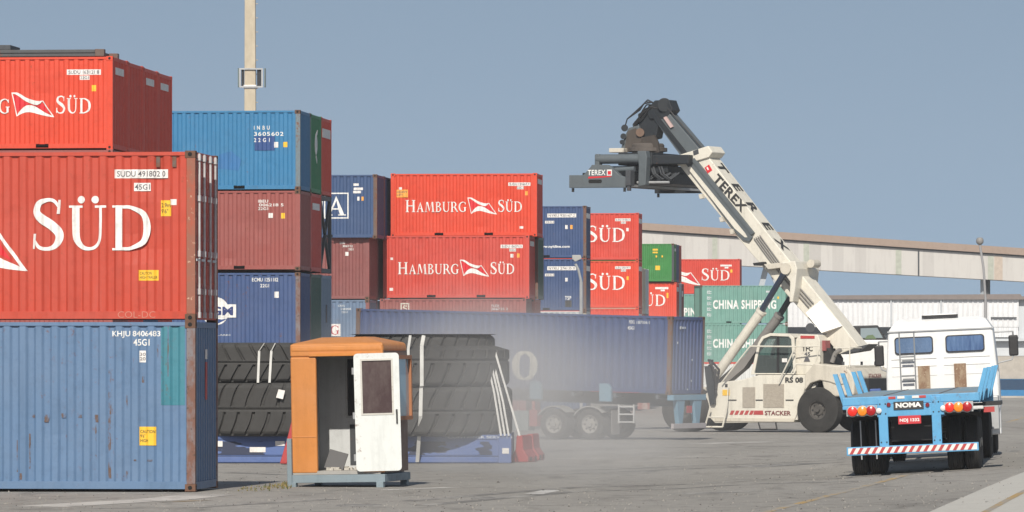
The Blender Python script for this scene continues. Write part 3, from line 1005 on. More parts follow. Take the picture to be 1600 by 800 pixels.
MB().lathe([(.02, -2.75), (.5, -2.7), (.9, -2.5), (1.05, -2.2), (1.05, 2.2), (.9, 2.5), (.5, 2.7), (.02, 2.75)], 'x', (0, 0, 1.3), 32).build('tank', paint('tank_blue', (.30, .42, .52), .2, .3, .05), tk, smooth=True)
t = container(l3, L20, H8, 'royal_blue', 'dark blue container with a white hooked logo below the maroon one in the second stack', posts=M['rust_post'])
marks(t, .72, .17, .86, .12, 'ECMU 1251182'); marks(t, 1.02, .37, .29, .11, '22G1'); plate(t, .70, .62, .15, .2, name='weight_plate')
cxl, czl = L20 / 2 - 2.79, H8 - 1.25
put(t, conform([poly(*[(cxl + .46 * math.cos(i * math.pi / 14), czl + .46 * math.sin(i * math.pi / 14)) for i in range(28)])], 0, 0, 1, 1, YF, True, .003), M['white_letter'], 'logo_disc')
lbm = paint('logo_blue', (.045, .085, .24), 0, 0, 0)
put(t, conform([poly((cxl - .5, czl - .16), (cxl + .2, czl - .27), (cxl + .42, czl - .24), (cxl + .1, czl - .40))], 0, 0, 1, 1, YF, True, .006), lbm, 'logo_stripe')
lp = put(t, conform([([(0, 0), (1.4, 0), (1.4, .43), (0, .43)], [[0, 1, 2, 3]])], L20 / 2 - 3.5, H8 - 1.46, 1, 1, YF, True, .008), M['white_letter'], 'logo_panel')
put(lp, sans('CGM', L20 / 2 - 3.3, H8 - 1.39, 1.1, .29, YF, True, .011, .035), plain('logo_navy', (.03, .05, .17), .6))
marks(t, 2.3, 2.0, .42, .05, 'LARKI', 'faded_letter')
container(deep(l3, 1), L20, H8, 'dark_green', 'dusty dark green container end next to the dark blue one in the second stack')
t = container(deep(l3, 2), L20, H8, 'steel_blue', 'pale steel blue container end with dark door marks under the tank')
MB().box(L20 / 2 - .01, -.1, 1.0, L20 / 2 + .004, .15, 1.6).build('end_label', M['dark_grey'], t)
container(l4, L20, H8, 'mid_blue', 'lowest container of the second stack, behind the giant tyres')
container(deep(l4, 2), L20, H8, 'mid_blue', 'lowest container at the far side of the second stack, behind the orange booth')

# stack with the boxed letters, three tiers in view
l1 = Vector(origin(589, 272.6, 208, L20, H8))
t = container(l1, L20, H8, 'mid_blue', 'dark blue container with large boxed white letters on top of the third stack', posts=rpost)
def boxed(ch, x0, z0, a):
    return [ribbon([(x0, z0, .05), (x0 + a, z0, .05)]), ribbon([(x0, z0 + a, .05), (x0 + a, z0 + a, .05)]), ribbon([(x0 + .025, z0 + .03, .05), (x0 + .025, z0 + a - .03, .05)]), ribbon([(x0 + a - .025, z0 + .03, .05), (x0 + a - .025, z0 + a - .03, .05)])]
a = 1.0
for i, ch in enumerate('NSA'):
    x0 = L20 / 2 - 1.17 - a * (3 - i) - .06 * (2 - i)
    pc = boxed(ch, x0, .83, a)
    put(t, conform(pc, 0, 0, 1, 1, YF, True, .003), M['white_letter'], 'letter_box')
    gps, adv = glyph(ch) if ch in 'SA' else ([stem(.15, .07, SF, 1 - SF), stem(.80, .07, SF, 1 - SF), poly((.12, 1), (.28, 1), (.84, 0), (.76, 0)), foot(.15, 0), foot(.8, 1, True), foot(.12, 1, True, .1)], .95)
    put(t, fit(gps, x0 + .1, .93, .8, .8, YF), M['white_letter'])
plate(t, .75, .36, .22, .10); plate(t, .58, .53, .38, .10); plate(t, .66, .66, .32, .10); plate(t, .72, .9, .09, .16, name='weight_plate'); plate(t, .55, .9, .09, .16, None, 'orange_label', name='weight_plate')
l2 = Vector(origin(577, 368.5, 208.3, L20, H8))
t = container(l2, L20, H8, 'brown_maroon', 'dull brown container in the middle of the third stack', posts=PAINTS['brown_maroon'])
for s, xr, zt, wd in (('CAXU', 1.0, .24, .22), ('306712', .68, .37, .42), ('22G1', .66, .5, .20)): marks(t, xr, zt, wd, .09, s)
plate(t, .86, .65, .13, .16, name='weight_plate')
l3 = down(l2, H8)
t = container(l3, L20, H8, 'dusty_blue', 'faded blue container with a red letter on a white square low in the third stack', posts=PAINTS['brown_maroon'])
for s, xr, zt, wd in (('CRXU', 1.0, .2, .28), ('148208', .75, .33, .42), ('22G1', .9, .46, .25)): marks(t, xr, zt, wd, .08, s, 'faded_letter')
put(t, conform([([(0, 0), (1, 0), (1, 1), (0, 1)], [[0, 1, 2, 3]])], L20 / 2 - 1.66, H8 - 1.48, .47, .50, YF, True, .003), M['plate_white'], 'logo_panel')
put(t, fit(glyph('G')[0], L20 / 2 - 1.60, H8 - 1.42, .36, .38, YF, True, .006), plain('deep_red', (.40, .03, .04), .6))
container(down(l3, H8), L20, H8, 'mid_blue', 'lowest container of the third stack, behind the booth roof')
container(deep(l1, 1), L20, H8, 'navy', 'navy container end directly behind the boxed letter container')
container(deep(l2, 1), L20, H8, 'brown_maroon', 'brown container end directly behind the dull brown one')
container(deep(l3, 1), L20, H8, 'dusty_blue', 'blue container end behind the one with the red letter')
container(deep(down(l3, H8), 1), L20, H8, 'mid_blue', 'lowest container at the back of the third stack')

# red pair with the full name
l1 = Vector(origin(839, 270.5, 210.5, L20, H8)); l2 = Vector(origin(827, 367.8, 210.5, L20, H8)); l3 = down(Vector(origin(822, 367.8, 210.5, L20, H8)), H8); l4 = down(l3, H8)
t = container(l1, L20, H8, 'brand_red', 'vivid red container with the full white name and an orange label, topmost of its stack')
big_name(t)
plate(t, .27, .38, .92, .14, 'SUDU 130667 9'); plate(t, .55, .54, .28, .12, '22G1'); plate(t, .38, .74, .11, .17, None, 'orange_label', name='weight_plate'); plate(t, 5.35, .66, .47, .32, 'HEAVY\nLIFT', 'orange_label', 'rust_edge' if False else 'grey_ink', 'caution_label'); plate(t, .57, 2.18, .15, .10, name='weight_plate'); plate(t, 5.6, .56, .12, .12, name='weight_plate')
end_label(t, 1.6, .2, 0, .22)
t = container(l2, L20, H8, 'dusty_red', 'dusty red container with the full white name directly under the vivid red one')
big_name(t)
plate(t, .27, .38, .92, .14, 'SUDU 106271 5'); plate(t, .55, .54, .28, .12, '22G1'); plate(t, .40, .74, .11, .17, None, 'orange_label', name='weight_plate'); plate(t, .66, .76, .12, .15, name='weight_plate'); plate(t, 5.65, .90, .10, .10, name='weight_plate'); plate(t, 5.65, 2.15, .14, .12, name='weight_plate'); plate(t, 5.93, 1.2, .12, .08, name='weight_plate')
end_label(t, 1.6, .2, 0, .22)
container(deep(l2, 1, dx=.12), L20, H8, 'dark_green', 'dark green container end right of the dusty red lettered container', posts=rpost)
t = container(l3, L20, H8, 'maroon', 'faded maroon container with a small square logo just above the trailered blue container')
marks(t, 1.1, .24, .33, .10, 'FLEX', 'faded_letter'); marks(t, .75, .37, .7, .10, '206735 2', 'faded_letter')
put(t, conform(boxed('', 0, 0, .36) + [ribbon([(.27, .26, .05), (.14, .27, .05), (.1, .2, .05), (.24, .15, .05), (.24, .08, .05), (.1, .09, .05)])], L20 / 2 - 5.2, H8 - .56, 1, 1, YF, True, .003), M['letter_cream'], 'square_logo')
container(deep(l3, 1, dx=.12), L20, H8, 'worn_red', 'red container end under the dark green one, above the trailered container')
container(l4, L20, H8, 'maroon', 'maroon container at the bottom of the lettered red stack, seen under the trailer')
container(deep(l4, 1, dx=.12), L20, H8, 'worn_red', 'red container at the bottom behind the maroon one, seen under the trailer')

# navy stack with web address
l1 = Vector(origin(916, 321.6, 254, L20, H8)); l2 = down(l1, H8, .03); l3 = down(l2, H8); l4 = down(l3, H8)
t = container(l1, L20, H8, 'navy', 'navy container with a web address, top of its stack beside the vivid red container', posts=M['rust_edge'])
plate(t, .5, .38, 1.45, .19, 'NYKU 920167 2'); plate(t, 1.6, .74, .46, .13, '22G1'); plate(t, .93, .95, .12, .2, name='weight_plate'); plate(t, .68, .95, .12, .2, None, 'orange_label', name='weight_plate')
marks(t, .82, 1.95, 1.6, .16, 'www.nykline.com', bold=.03); end_label(t, 1.9, .25, 0, .35)
t = container(l2, L20, H8, 'navy', 'navy container with white plates below the web address one, behind a street lamp', posts=M['rust_edge'])
plate(t, .5, .38, 1.45, .19, 'NYKU 274135 0'); plate(t, 1.6, .74, .46, .13, '22G1'); plate(t, .93, .95, .12, .18, name='weight_plate'); marks(t, .75, 1.85, .32, .2, 'TSP'); end_label(t, 1.9, .25, 0, .35)
put(t, conform([([(0, 0), (1, 0), (1, 1), (0, 1)], [[0, 1, 2, 3]])], L20 / 2 - 1.05, H8 - 2.4, .32, .33, YF, True, .002), M['black_ink'], 'dark_patch')
t = container(l3, L20, H8, 'light_grey', 'pale grey container under the navy ones, just above the trailered container', posts=PAINTS['cream'])
marks(t, .8, .3, .45, .12, 'MAEU', 'grey_ink')
container(l4, L20, H8, 'mid_blue', 'blue container at the bottom of the navy stack, behind the trailer')

# red 40 ft stack
l1 = Vector(origin(998, 332.6, 280, L40, H8)); l2 = down(l1, H8, .03); l3 = down(l2, H8); l4 = down(l3, H8)
t = container(l1, L40, H8, 'far_red', 'red container with large white letters, topmost in the stack right of the navy ones')
big_name(t, red=False); plate(t, .45, .30, .85, .15, 'SUDU 591002 3'); plate(t, .7, .47, .28, .12, '42G1'); plate(t, .55, .82, .14, .18, name='weight_plate'); end_label(t, 1.9, .25, 0, .3)
t = container(l2, L40, H8, 'brand_red', 'brighter red container with large white letters, second from the top right of the navy stack')
big_name(t, red=False); plate(t, .45, .30, .85, .15, 'SUDU 590118 7'); plate(t, .7, .47, .28, .12, '42G1'); plate(t, .55, .85, .12, .2, None, 'yellow_label', name='weight_plate'); end_label(t, 1.9, .25, 0, .3)
t = container(l3, L40, H8, 'brand_red', 'red container third from the top right of the navy stack, mostly behind the trailered one'); end_label(t, 1.9, .25, 0, .3)
container(l4, L40, H8, 'far_red', 'red container at the bottom of the large lettered red stack')
lc = Vector(origin(1003.5, 419, 290, L20, H8))
container(lc, L20, H8, 'cream', 'narrow cream container end squeezed between red stack and green container')
container(deep(lc, 1), L20, H8, 'light_grey', 'pale blue grey container end right of the cream end', )
container(down(lc, H8), L20, H8, 'worn_red', 'container under the narrow cream end, behind the trailered one')
container(down(deep(lc, 1), H8), L20, H8, 'mid_blue', 'container under the pale blue grey end, behind the trailered one')

# green stack
l1 = Vector(origin(1053, 380.6, 348, L20, H8)); l2 = Vector(origin(1057, 441.5, 348.2, L40, H8)); l3 = down(l2, H8); l4 = down(l3, H8)
t = container(l1, L20, H8, 'leaf_green', 'leaf green container with yellow marks on top of the far stack', posts=M['dark_grey'])
for xr, zt, wd, hg in ((1.1, .35, .35, .12), (1.1, .55, .35, .1), (1.15, .8, .1, .14), (.75, .8, .1, .14), (.95, 1.5, .32, .3)):
    plate(t, xr, zt, wd, hg, None, 'yellow_label', name='yellow_mark')
container(deep(l1, 1), L20, H8, 'navy', 'dark blue container end behind the leaf green container')
end_label(t, .8, .2, .2, .3)
container(deep(l1, 2), L20, H8, 'worn_red', 'thin red container end behind the dark blue end on the far stack')
t = container(l2, L40, H8, 'brand_red', 'bright red container with large white letters below the leaf green one')
big_name(t, red=False); plate(t, .55, .30, .9, .15); plate(t, .8, .47, .28, .12); plate(t, .55, .7, .13, .35, None, 'yellow_label', name='weight_plate'); end_label(t, 1.6, .3, 0, .3)
t = container(deep(l2, 1), L40, H8, 'light_grey', 'white container end right of the bright red one under the leaf green container')
t = container(deep(l2, 2), L40, H8, 'maroon', 'dark red container end beside the white end on the far stack'); end_label(t, 1.0, .4, -.2, .5)
container(l3, L40, H8, 'mid_blue', 'container third from the top under the leaf green one, behind the trailered one')
container(l4, L40, H8, 'mid_blue', 'container at the bottom of the leaf green stack, seen under the trailer')

# far red and pale green stacks
l1 = Vector(origin(1156, 404.6, 378, L40, H8)); l2 = down(l1, H8); l3 = down(l2, H8); l4 = down(l3, H8)
t = container(l1, L40, H8, 'far_red', 'red container with white letters and pennant high behind the pale green ones')
big_name(t); plate(t, .6, .42, .85, .13); plate(t, .85, .58, .28, .12); plate(t, .55, .78, .16, .22, None, 'yellow_label', name='weight_plate')
def cs_name(t, x0, wd):
    put(t, sans('CHINA SHIPPING', x0, .98, wd, .62, YF, True, .003, .035, 1.12), M['white_letter'])
t = container(l2, L40, H8, 'teal_green', 'pale green container mostly hidden, only two white letters showing')
cs_name(t, L40 / 2 - 7.42, 4.6)
container(l3, L40, H8, 'dusty_red', 'container third from the top under the far red one')
container(l4, L40, H8, 'mid_blue', 'container at the bottom under the far red one')
RZ2 = R(7.0)
l1 = Vector(origin(1231, 446, 348, L20, H8, RZ2)); l2 = down(l1, H8, .05); l3 = Vector((l2.x, l2.y, gz(0, 348)))
for t in (container(l1, L20, H8, 'teal_green', 'pale green container with white lettering, upper of two behind the lifting cylinders', rz=RZ2, posts=PAINTS['dark_green']),
          container(l2, L20, H8, 'teal_green', 'pale green container with white lettering, lower of two, behind the operator cab', rz=RZ2, posts=PAINTS['dark_green'])):
    cs_name(t, L20 / 2 - 5.15, 4.35)
    for i in range(5):
        z = H8 - .45 - i * .38
        put(t, conform([ribbon([(0, 0, .05), (.3, .02, .05)]), ribbon([(.15, -.14, .05), (.15, .12, .05)]), ribbon([(.02, -.12, .045), (.3, -.1, .045)]), ribbon([(.05, .1, .04), (.02, -.1, .04)])], -L20 / 2 + .5, z, 1, 1, YF, True, .003), M['faded_letter'], 'side_characters')
    plate(t, .9, .36, .6, .12, None, 'faded_letter'); plate(t, .95, .75, .12, .14, None, 'faded_letter', name='weight_plate'); plate(t, .6, .75, .13, .16, None, 'yellow_label', name='weight_plate')
t = container(l3, L20, l2.z - l3.z - .02, 'white', 'white container with red top rail under the pale green ones', rz=RZ2, rails=PAINTS['far_red'])
marks(t, 4.5, .25, .7, .25, 'RTE', 'grey_ink')
# ------------------------------------------------------------ flat rack with giant tyres
def tyre_mesh(ro, wd, lugs, style, step=0.0):
    """big earthmover tyre lying flat: axis z, from z = 0 to wd; the mesh columns follow the lug curves"""
    vs, fs = [], []
    cols = [0, .035, .205, .24, .43, .62, .81]
    low = [False, True, True, False, False, False, False]
    nz = 12
    for half in (-1, 1):
        base = len(vs)
        nT = lugs * len(cols)
        for i in range(nT):
            lug, c = divmod(i, len(cols))
            for j in range(nz + 1):
                az = j / nz
                sh = (.60 * az ** 1.7 * half + (.5 if half > 0 else 0)) if style == 0 else (-.75 * az + (.3 if half > 0 else 0))
                th = 2 * math.pi * (lug + cols[c] + sh) / lugs
                groove = low[c] and .10 < az < .98
                r = ro - 0.10 * max(0, (az - .8) / .2) ** 2 - (.065 if groove else 0) - (.04 if az < .04 else 0)
                if half > 0 and step: r -= step * max(0, min(1, (az - .42) / .16))
                vs.append((r * math.cos(th), r * math.sin(th), (half * az + 1) / 2 * wd))
        for i in range(nT):
            k = (i + 1) % nT
            for j in range(nz):
                fs.append([base + i * (nz + 1) + j, base + k * (nz + 1) + j, base + k * (nz + 1) + j + 1, base + i * (nz + 1) + j + 1])
    m = MB().add(vs, fs)
    ri = ro * 0.52
    m.lathe([(ro - .10, 0.0), (ro * .86, -.02), (ro * .70, .0), (ri, .14), (ri, wd - .14), (ro * .70, wd), (ro * .86, wd + .02), (ro - .10 - step, wd)], 'z', n=96)
    return m.mesh('giant_tyre')
otr = paint('tyre_rubber', (0.050, 0.049, 0.048), .3, .25, 0, rough=.85)
DR = 119.5
s_r = FPX / DR
def rackx(px): return wx(px, DR)
gr_ = gz(rackx(700), DR)
rx1 = rackx(799)
rk = thing('flat_rack', 'low blue flat rack with peeling paint carrying the giant tyres', 'flat rack', (rx1, DR, gr_ + .01), (0, 0, -R(1.5)))
rb = paint('rack_blue', (0.085, 0.140, 0.33), .3, .3, .05)
m = MB().box(-12.19, 0, .16, -.02, 2.44, .60).box(-12.19, -.006, .0, -.02, .12, .15).box(-12.19, 2.3, .0, -.02, 2.446, .15)
m.build('deck', rb, rk, bevel=.012)
MB().box(-12.19, -.02, .56, -.30, -.002, .66).box(-12.19, -.02, .02, -.30, -.004, .07).build('rail', rb, rk)
pk = NT('peeling_dark')
pv = pk.coords((.9, 1, 2.6))
pf = pk.ramp(pk.noise(pv, 1.3, 5, .55), .49, .50)
pk.l(pk.mix(pf, (0.085, 0.140, 0.33), (0.025, 0.035, 0.075)), pk.b.inputs['Base Color'])
pk.b.inputs['Roughness'].default_value = .6
MB().box(-12.0, -.012, .19, -.45, -.001, .50).build('peeling_web', pk.mat, rk)
MB().box(-.30, -.024, .0, 0, .2, .68).build('corner_post', rb, rk, bevel=.015)
MB().box(-.30, 2.26, .0, 0, 2.46, .68).build('corner_post', rb, rk, bevel=.015)
m = MB()
for px, w_, z_, h_ in ((402, .37, .25, .12), (437, .22, .40, .11), (790, .16, .22, .13), (343, .12, .38, .13)):
    x = (rackx(px) - rx1)
    MB().box(x - w_ / 2, -.03 if px != 790 else -.034, z_, x + w_ / 2, -.013, z_ + h_).build('label', M['plate_white'], rk)
put(rk, sans('CONTAINER SERVICES', rackx(700) - rx1, .575, 1.5, .06, -.021, False, .003), M['faded_letter'])
def tyre(px, ro, wd, z, lugs, style, label, spin=0.0, step=0.0):
    o = link('giant_tyre', TY[(ro, wd, lugs, style)] if (ro, wd, lugs, style) in TY else TY.setdefault((ro, wd, lugs, style), tyre_mesh(ro, wd, lugs, style, step)), otr, None, smooth=False)
    o.location = (rackx(px), DR + 1.42, gr_ + z)
    o.rotation_euler = (0, 0, spin)
    return tag(o, label, 'tyre', 'giant tyres on the flat rack')
TY = {}
tyre(408, 1.74, 1.22, .65, 30, 0, 'giant tyre with curved lugs, lower left, behind the red barrier end', .2)
tyre(400, 1.66, .90, 1.90, 30, 1, 'giant tyre with chevron tread and two white straps, upper left on the rack', .5)
tyre(668, 1.98, 1.13, .65, 32, 0, 'giant tyre with curved lugs, lower right on the rack, right of the booth', .1)
tyre(660, 2.03, 1.20, 1.80, 32, 0, 'giant tyre with curved lugs, upper right on the rack, above the booth roof line', .3, .34)
strapm = plain('white_strap', (0.56, 0.56, 0.54), .6, var=.15)
def strap(pts, label, wd=.075):
    m = MB()
    for (a, b) in zip(pts[:-1], pts[1:]):
        m.beam(a, b, wd, .012, up=(0, 0, 1) if abs((Vector(b) - Vector(a)).normalized().z) < .9 else (0, 1, 0))
    tag(m.build('lashing_strap', strapm), label, 'strap', 'white straps over the giant tyres')
def sp(px, py, D): return (wx(px, D), D, wz(py, D))
def tfront(px, cpx, ro): return DR + 1.42 - math.sqrt(max(.01, ro * ro - (rackx(px) - rackx(cpx)) ** 2)) - .03
def fs_(px, py, cpx, ro, dd=0): return sp(px, py, tfront(px, cpx, ro) - dd)
strap([fs_(413, 536, 400, 1.66), fs_(405, 548, 400, 1.66), fs_(403, 598, 400, 1.66)], 'thin white strap, left one of two over the chevron tyre', .055)
strap([fs_(430, 536, 400, 1.66), fs_(424, 548, 400, 1.66), fs_(421, 598, 400, 1.66)], 'thin white strap, right one of two over the chevron tyre', .055)
strap([fs_(641, 524, 660, 2.03), fs_(638, 545, 660, 2.03), fs_(638, 572, 660, 2.03)], 'short white strap with a tag beside the booth window', .06)
strap([fs_(662, 524, 660, 2.03), fs_(659, 540, 660, 2.03), fs_(659, 603, 660, 2.03), fs_(658, 606, 668, 1.98), fs_(657, 650, 668, 1.98), sp(652, 722, DR - .06)], 'long white strap from tyre top down to the rack', .085)
for a, b, l in (((757, 545), (783, 681), 'leftmost of the slanting white straps on the right end of the tyres'), ((764, 553), (789, 681), 'middle slanting white strap on the right end of the tyres'), ((773, 575), (795, 681), 'third slanting white strap on the right end of the tyres'), ((774, 551), (812, 681), 'outermost slanting white strap reaching past the rack end')):
    strap([sp(*a, DR + .35), sp((a[0] + b[0]) / 2 + (2 if b[0] < 800 else 0), (a[1] + b[1]) / 2, DR + .1), sp(*b, DR - .05)], l, .045)
m = MB().box(-.05, -.01, -.04, .06, .0, .05)
o = m.build('paper_tag', M['plate_white']); o.location = sp(643, 563, DR - .5); tag(o, 'small white paper tag hanging by the booth window', 'tag')
o = MB().prism([(-.10, -.06), (.06, -.1), (.11, .1), (-.04, .13)], 'y', -.01, 0).build('paper_tag', M['plate_white']); o.location = fs_(438, 617, 408, 1.74, .05); tag(o, 'crooked white paper tag on the lower left tyre', 'tag')
# red plastic barriers
redp = paint('red_plastic', (0.42, 0.045, 0.045), .3, .3, 0, rough=.5)
def barrier(loc, rot, label, L=1.0, h=.62):
    prof = [(-.22, 0), (.22, 0), (.22, .12), (.10, .30), (.07, h), (-.07, h), (-.10, .30), (-.22, .12)]
    t = thing('road_barrier', label, 'barrier', loc, rot)
    m = MB().prism(prof, 'x', -L / 2, L / 2)
    m.build('body', redp, t, bevel=.03)
    m = MB()
    for x in (-.25, .25):
        m.box(x * L - .04, -.235, .03, x * L + .04, -.215, .13)
    m.build('fork_slot', M['black_metal'], t)
    return t
bx, by = gpix(819, 722)
barrier((bx, by + .2, gz(bx, by)), (0, 0, R(75)), 'red plastic road barrier standing past the right end of the blue rack', .9, .64)
bx2, by2 = gpix(831, 720)
barrier((bx2 + .03, by2 + .9, gz(bx2, by2)), (0, 0, R(80)), 'red plastic road barrier behind the first one by the rack end', .9, .64)
bx, by = gpix(444, 726)
tb = thing('road_barrier', 'tall red plastic barrier panel leaning between the tyres and the booth', 'barrier', (bx, by + .1, gz(bx, by)), (0, R(9), 0))
MB().prism([(-.11, .0), (.06, .02), (.15, .5), (.15, 1.0), (.09, 1.22), (.02, 1.2), (-.03, .6)], 'y', 0, .5).build('panel', redp, tb, bevel=.03)

# ------------------------------------------------------------ guard booth
bs = FPX / 92.0
X0b, D0b = wx(456.5, 92.0), 92.0
zb = wz(760, 92.0)
bt = thing('guard_booth', 'orange fibreglass guard booth with an open white door on a grey steel skid', 'booth', (X0b, D0b, zb), (0, R(-1.0), -R(13)))
org = paint('orange_fibreglass', (0.56, 0.215, 0.048), .3, .2, .04, rough=.45)
org_shade = paint('orange_shaded', (0.21, 0.14, 0.105), .3, .3, .1)  # browner copy of the orange, paints in the shade on the right side
ing = paint('booth_inside', (0.52, 0.54, 0.55), .3, .3, .05)
BW, BD, BZ0, BZ1 = 1.72, 1.75, .21, 2.55
k_ = 1 / bs
def fx(px): return (px - 456.5) / bs
def fz(py): return (760 - py) / bs
m = MB()
ol, orr = fx(498), fx(571)
zt_ = fz(558)
m.box(0, 0, BZ0 + .02, ol, .10, zt_ - .002).box(orr, 0, BZ0 + .02, BW, .10, zt_ - .002).box(0, 0, zt_, BW, .12, BZ1).box(0, .10, BZ0 + .02, .06, BD, BZ1)
m.build('wall', org, bt, bevel=.035, seg=3)
m = MB().box(ol - .12, -.035, zt_ + .005, orr + .02, .0, zt_ + .06).box(.03, -.008, fz(684), ol - .01, .0, fz(682))
m.build('lintel', org, bt, bevel=.008)
m = MB()
zr0, zr1 = BZ1 - .22, BZ1
m.add([(-.012, -.014, zr0 + .06), (BW + .012, -.014, zr0 + .06), (BW + .012, BD + .02, zr0 + .06), (-.012, BD + .02, zr0 + .06),
       (.0, .0, zr1), (BW, .0, zr1), (BW, BD, zr1), (.0, BD, zr1),
       (.45, .55, zr1 + .12), (BW - .45, .55, zr1 + .12), (BW - .45, BD - .55, zr1 + .12), (.45, BD - .55, zr1 + .12)],
      [[0, 1, 5, 4], [1, 2, 6, 5], [2, 3, 7, 6], [3, 0, 4, 7], [4, 5, 9, 8], [5, 6, 10, 9], [6, 7, 11, 10], [7, 4, 8, 11], [8, 9, 10, 11], [3, 2, 1, 0]])
m.build('roof', org, bt, bevel=.06, seg=4)
# right side wall with its window bay, and back wall with a window
wy0, wy1, wz0, wz1 = .45, 1.45, fz(655), fz(562)
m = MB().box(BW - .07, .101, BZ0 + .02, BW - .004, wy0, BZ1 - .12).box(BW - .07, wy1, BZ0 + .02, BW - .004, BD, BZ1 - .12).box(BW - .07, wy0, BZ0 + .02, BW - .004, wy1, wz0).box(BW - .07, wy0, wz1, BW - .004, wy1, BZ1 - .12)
m.build('wall', org_shade, bt)
m = MB()
fr_ = .07
m.box(BW - .003, wy0 - .05, wz0 - .05, BW + .16, wy1 + .05, wz0 + .02).box(BW - .003, wy0 - .05, wz1 - .02, BW + .16, wy1 + .05, wz1 + .05)
m.box(BW - .003, wy0 - .05, wz0 + .021, BW + .16, wy0 + .02, wz1 - .021).box(BW - .003, wy1 - .02, wz0 + .021, BW + .16, wy1 + .05, wz1 - .021)
wn = m.build('window', paint('frame_brown', (.36, .15, .07), .2, .3, .1), bt)
MB().box(BW + .10, wy0 + .021, wz0 + .021, BW + .11, wy1 - .021, wz1 - .021).build('pane', plain('pane_pale', (.25, .36, .42), .08), wn)
m = MB()
bw0, bw1, bz0, bz1 = .62, 1.25, fz(652), fz(562)
y0, y1 = BD - .08, BD
m.box(.06, y0, BZ0 + .06, bw0, y1, BZ1 - .1).box(bw1, y0, BZ0 + .06, BW - .07, y1, BZ1 - .1).box(bw0, y0, BZ0 + .06, bw1, y1, bz0).box(bw0, y0, bz1, bw1, y1, BZ1 - .1)
m.build('wall', ing, bt)
m = MB().box(bw0 - .04, y0 - .02, bz0 - .04, bw0, y0, bz1 + .04).box(bw1, y0 - .02, bz0 - .04, bw1 + .04, y0, bz1 + .04).box(bw0, y0 - .02, bz0 - .04, bw1, y0, bz0).box(bw0, y0 - .02, bz1, bw1, y0, bz1 + .04)
wn = m.build('window', paint('frame_grey', (.42, .43, .43), .2, .3, .1), bt)
MB().box(bw0, y0 + .03, bz0, bw1, y0 + .04, bz1).build('pane', M['glass_dark'], wn)
MB().box(bw0 + .03, y0 - .012, .34, bw1, y0 - .001, fz(666)).build('lower_panel', M['dark_grey'], bt)
MB().box(.061, .101, BZ0 + .06, .07, BD - .08, BZ1 - .1).build('inner_lining', ing, bt)
MB().box(.01, .012, BZ0 - .005, BW - .08, BD - .01, BZ0 + .06).build('floor_board', paint('booth_floor', (.34, .33, .31), .3, .3, .1), bt)
MB().box(.061, .121, BZ1 - .16, BW - .075, BD - .085, BZ1 - .14).build('ceiling_lining', ing, bt)
# open door, swung right round on its left jamb
dr = bpy.data.objects.new('door', None); C.objects.link(dr); dr.parent = bt
dr.location = (fx(562.5), -.06, fz(738)); dr.rotation_euler = (0, R(-.6), R(9))
DWd, DH = .815, fz(554.5) - fz(738)
def rrect(x0, z0, x1, z1, r, n=5):
    out = []
    for cx, cz, a0 in ((x1 - r, z1 - r, 0), (x0 + r, z1 - r, 90), (x0 + r, z0 + r, 180), (x1 - r, z0 + r, 270)):
        out += [(cx + r * math.cos(R(a0 + 90 * i / n)), cz + r * math.sin(R(a0 + 90 * i / n))) for i in range(n + 1)]
    return out
wdoor = paint('door_white', (0.66, 0.69, 0.68), .15, .35, .15, rough=.4)
px0, px1 = .135, DWd - .13
pz0, pz1 = DH * (738 - 649) / 183.5, DH * (738 - 565) / 183.5
bm_out = rrect(0, 0, DWd, DH, .07)
m = MB()
m.prism([(0, pz0)] + [(x, z) for x, z in rrect(0, 0, DWd, DH, .07) if z < pz0 and x < DWd / 2][0:] + [(x, z) for x, z in rrect(0, 0, DWd, DH, .07) if z < pz0 and x > DWd / 2] + [(DWd, pz0)], 'y', -.035, 0)
up = [(x, z) for x, z in rrect(0, 0, DWd, DH, .07) if z > pz1]
m.prism([(DWd, pz1)] + up + [(0, pz1)], 'y', -.035, 0)
m.box(0, -.035, pz0, px0, 0, pz1).box(px1, -.035, pz0, DWd, 0, pz1)
m.build('door_leaf', wdoor, dr)
m = MB().box(px0 - .02, -.045, pz0 - .02, px1 + .02, -.036, pz0 + .012).box(px0 - .02, -.045, pz1 - .012, px1 + .02, -.036, pz1 + .02).box(px0 - .02, -.045, pz0 + .013, px0 + .012, -.036, pz1 - .013).box(px1 - .012, -.045, pz0 + .013, px1 + .02, -.036, pz1 - .013)
m.build('window_frame', paint('trim_grey', (.55, .54, .50), .1, .2, .1), dr)
MB().box(px0, -.022, pz0, px1, -.014, pz1).build('pane', mottled('smoked_pane', (.05, .028, .03), (.085, .062, .06), 1.2), dr)
MB().box(DWd - .075, -.06, DH * .40, DWd - .045, -.036, DH * .52).box(DWd - .075, -.08, DH * .49, DWd - .045, -.06, DH * .515).build('handle', M['black_metal'], dr)
for z in (.25, 1.0, 1.8): MB().tube((-.02, -.03, z - .06), (-.02, -.03, z + .06), .022, 8).build('hinge', M['galv'], dr)
# skid
skm = paint('skid_grey', (0.20, 0.26, 0.30), .3, .3, .2)
m = MB()
m.box(-.02, -.06, .06, BW + .02, .06, .20).box(-.02, BD - .06, .06, BW + .02, BD + .06, .20).box(-.02, .061, .06, .10, BD - .061, .20).box(BW - .1, .061, .06, BW + .02, BD - .061, .20)
for x in (-.04, BW - .14):
    for y in (-.08, BD - .08): m.box(x, y, -.04, x + .13, y + .14, .07)
m.box(-.065, -.09, .0, .02, .0, .86)
m.build('skid', skm, bt, bevel=.008)
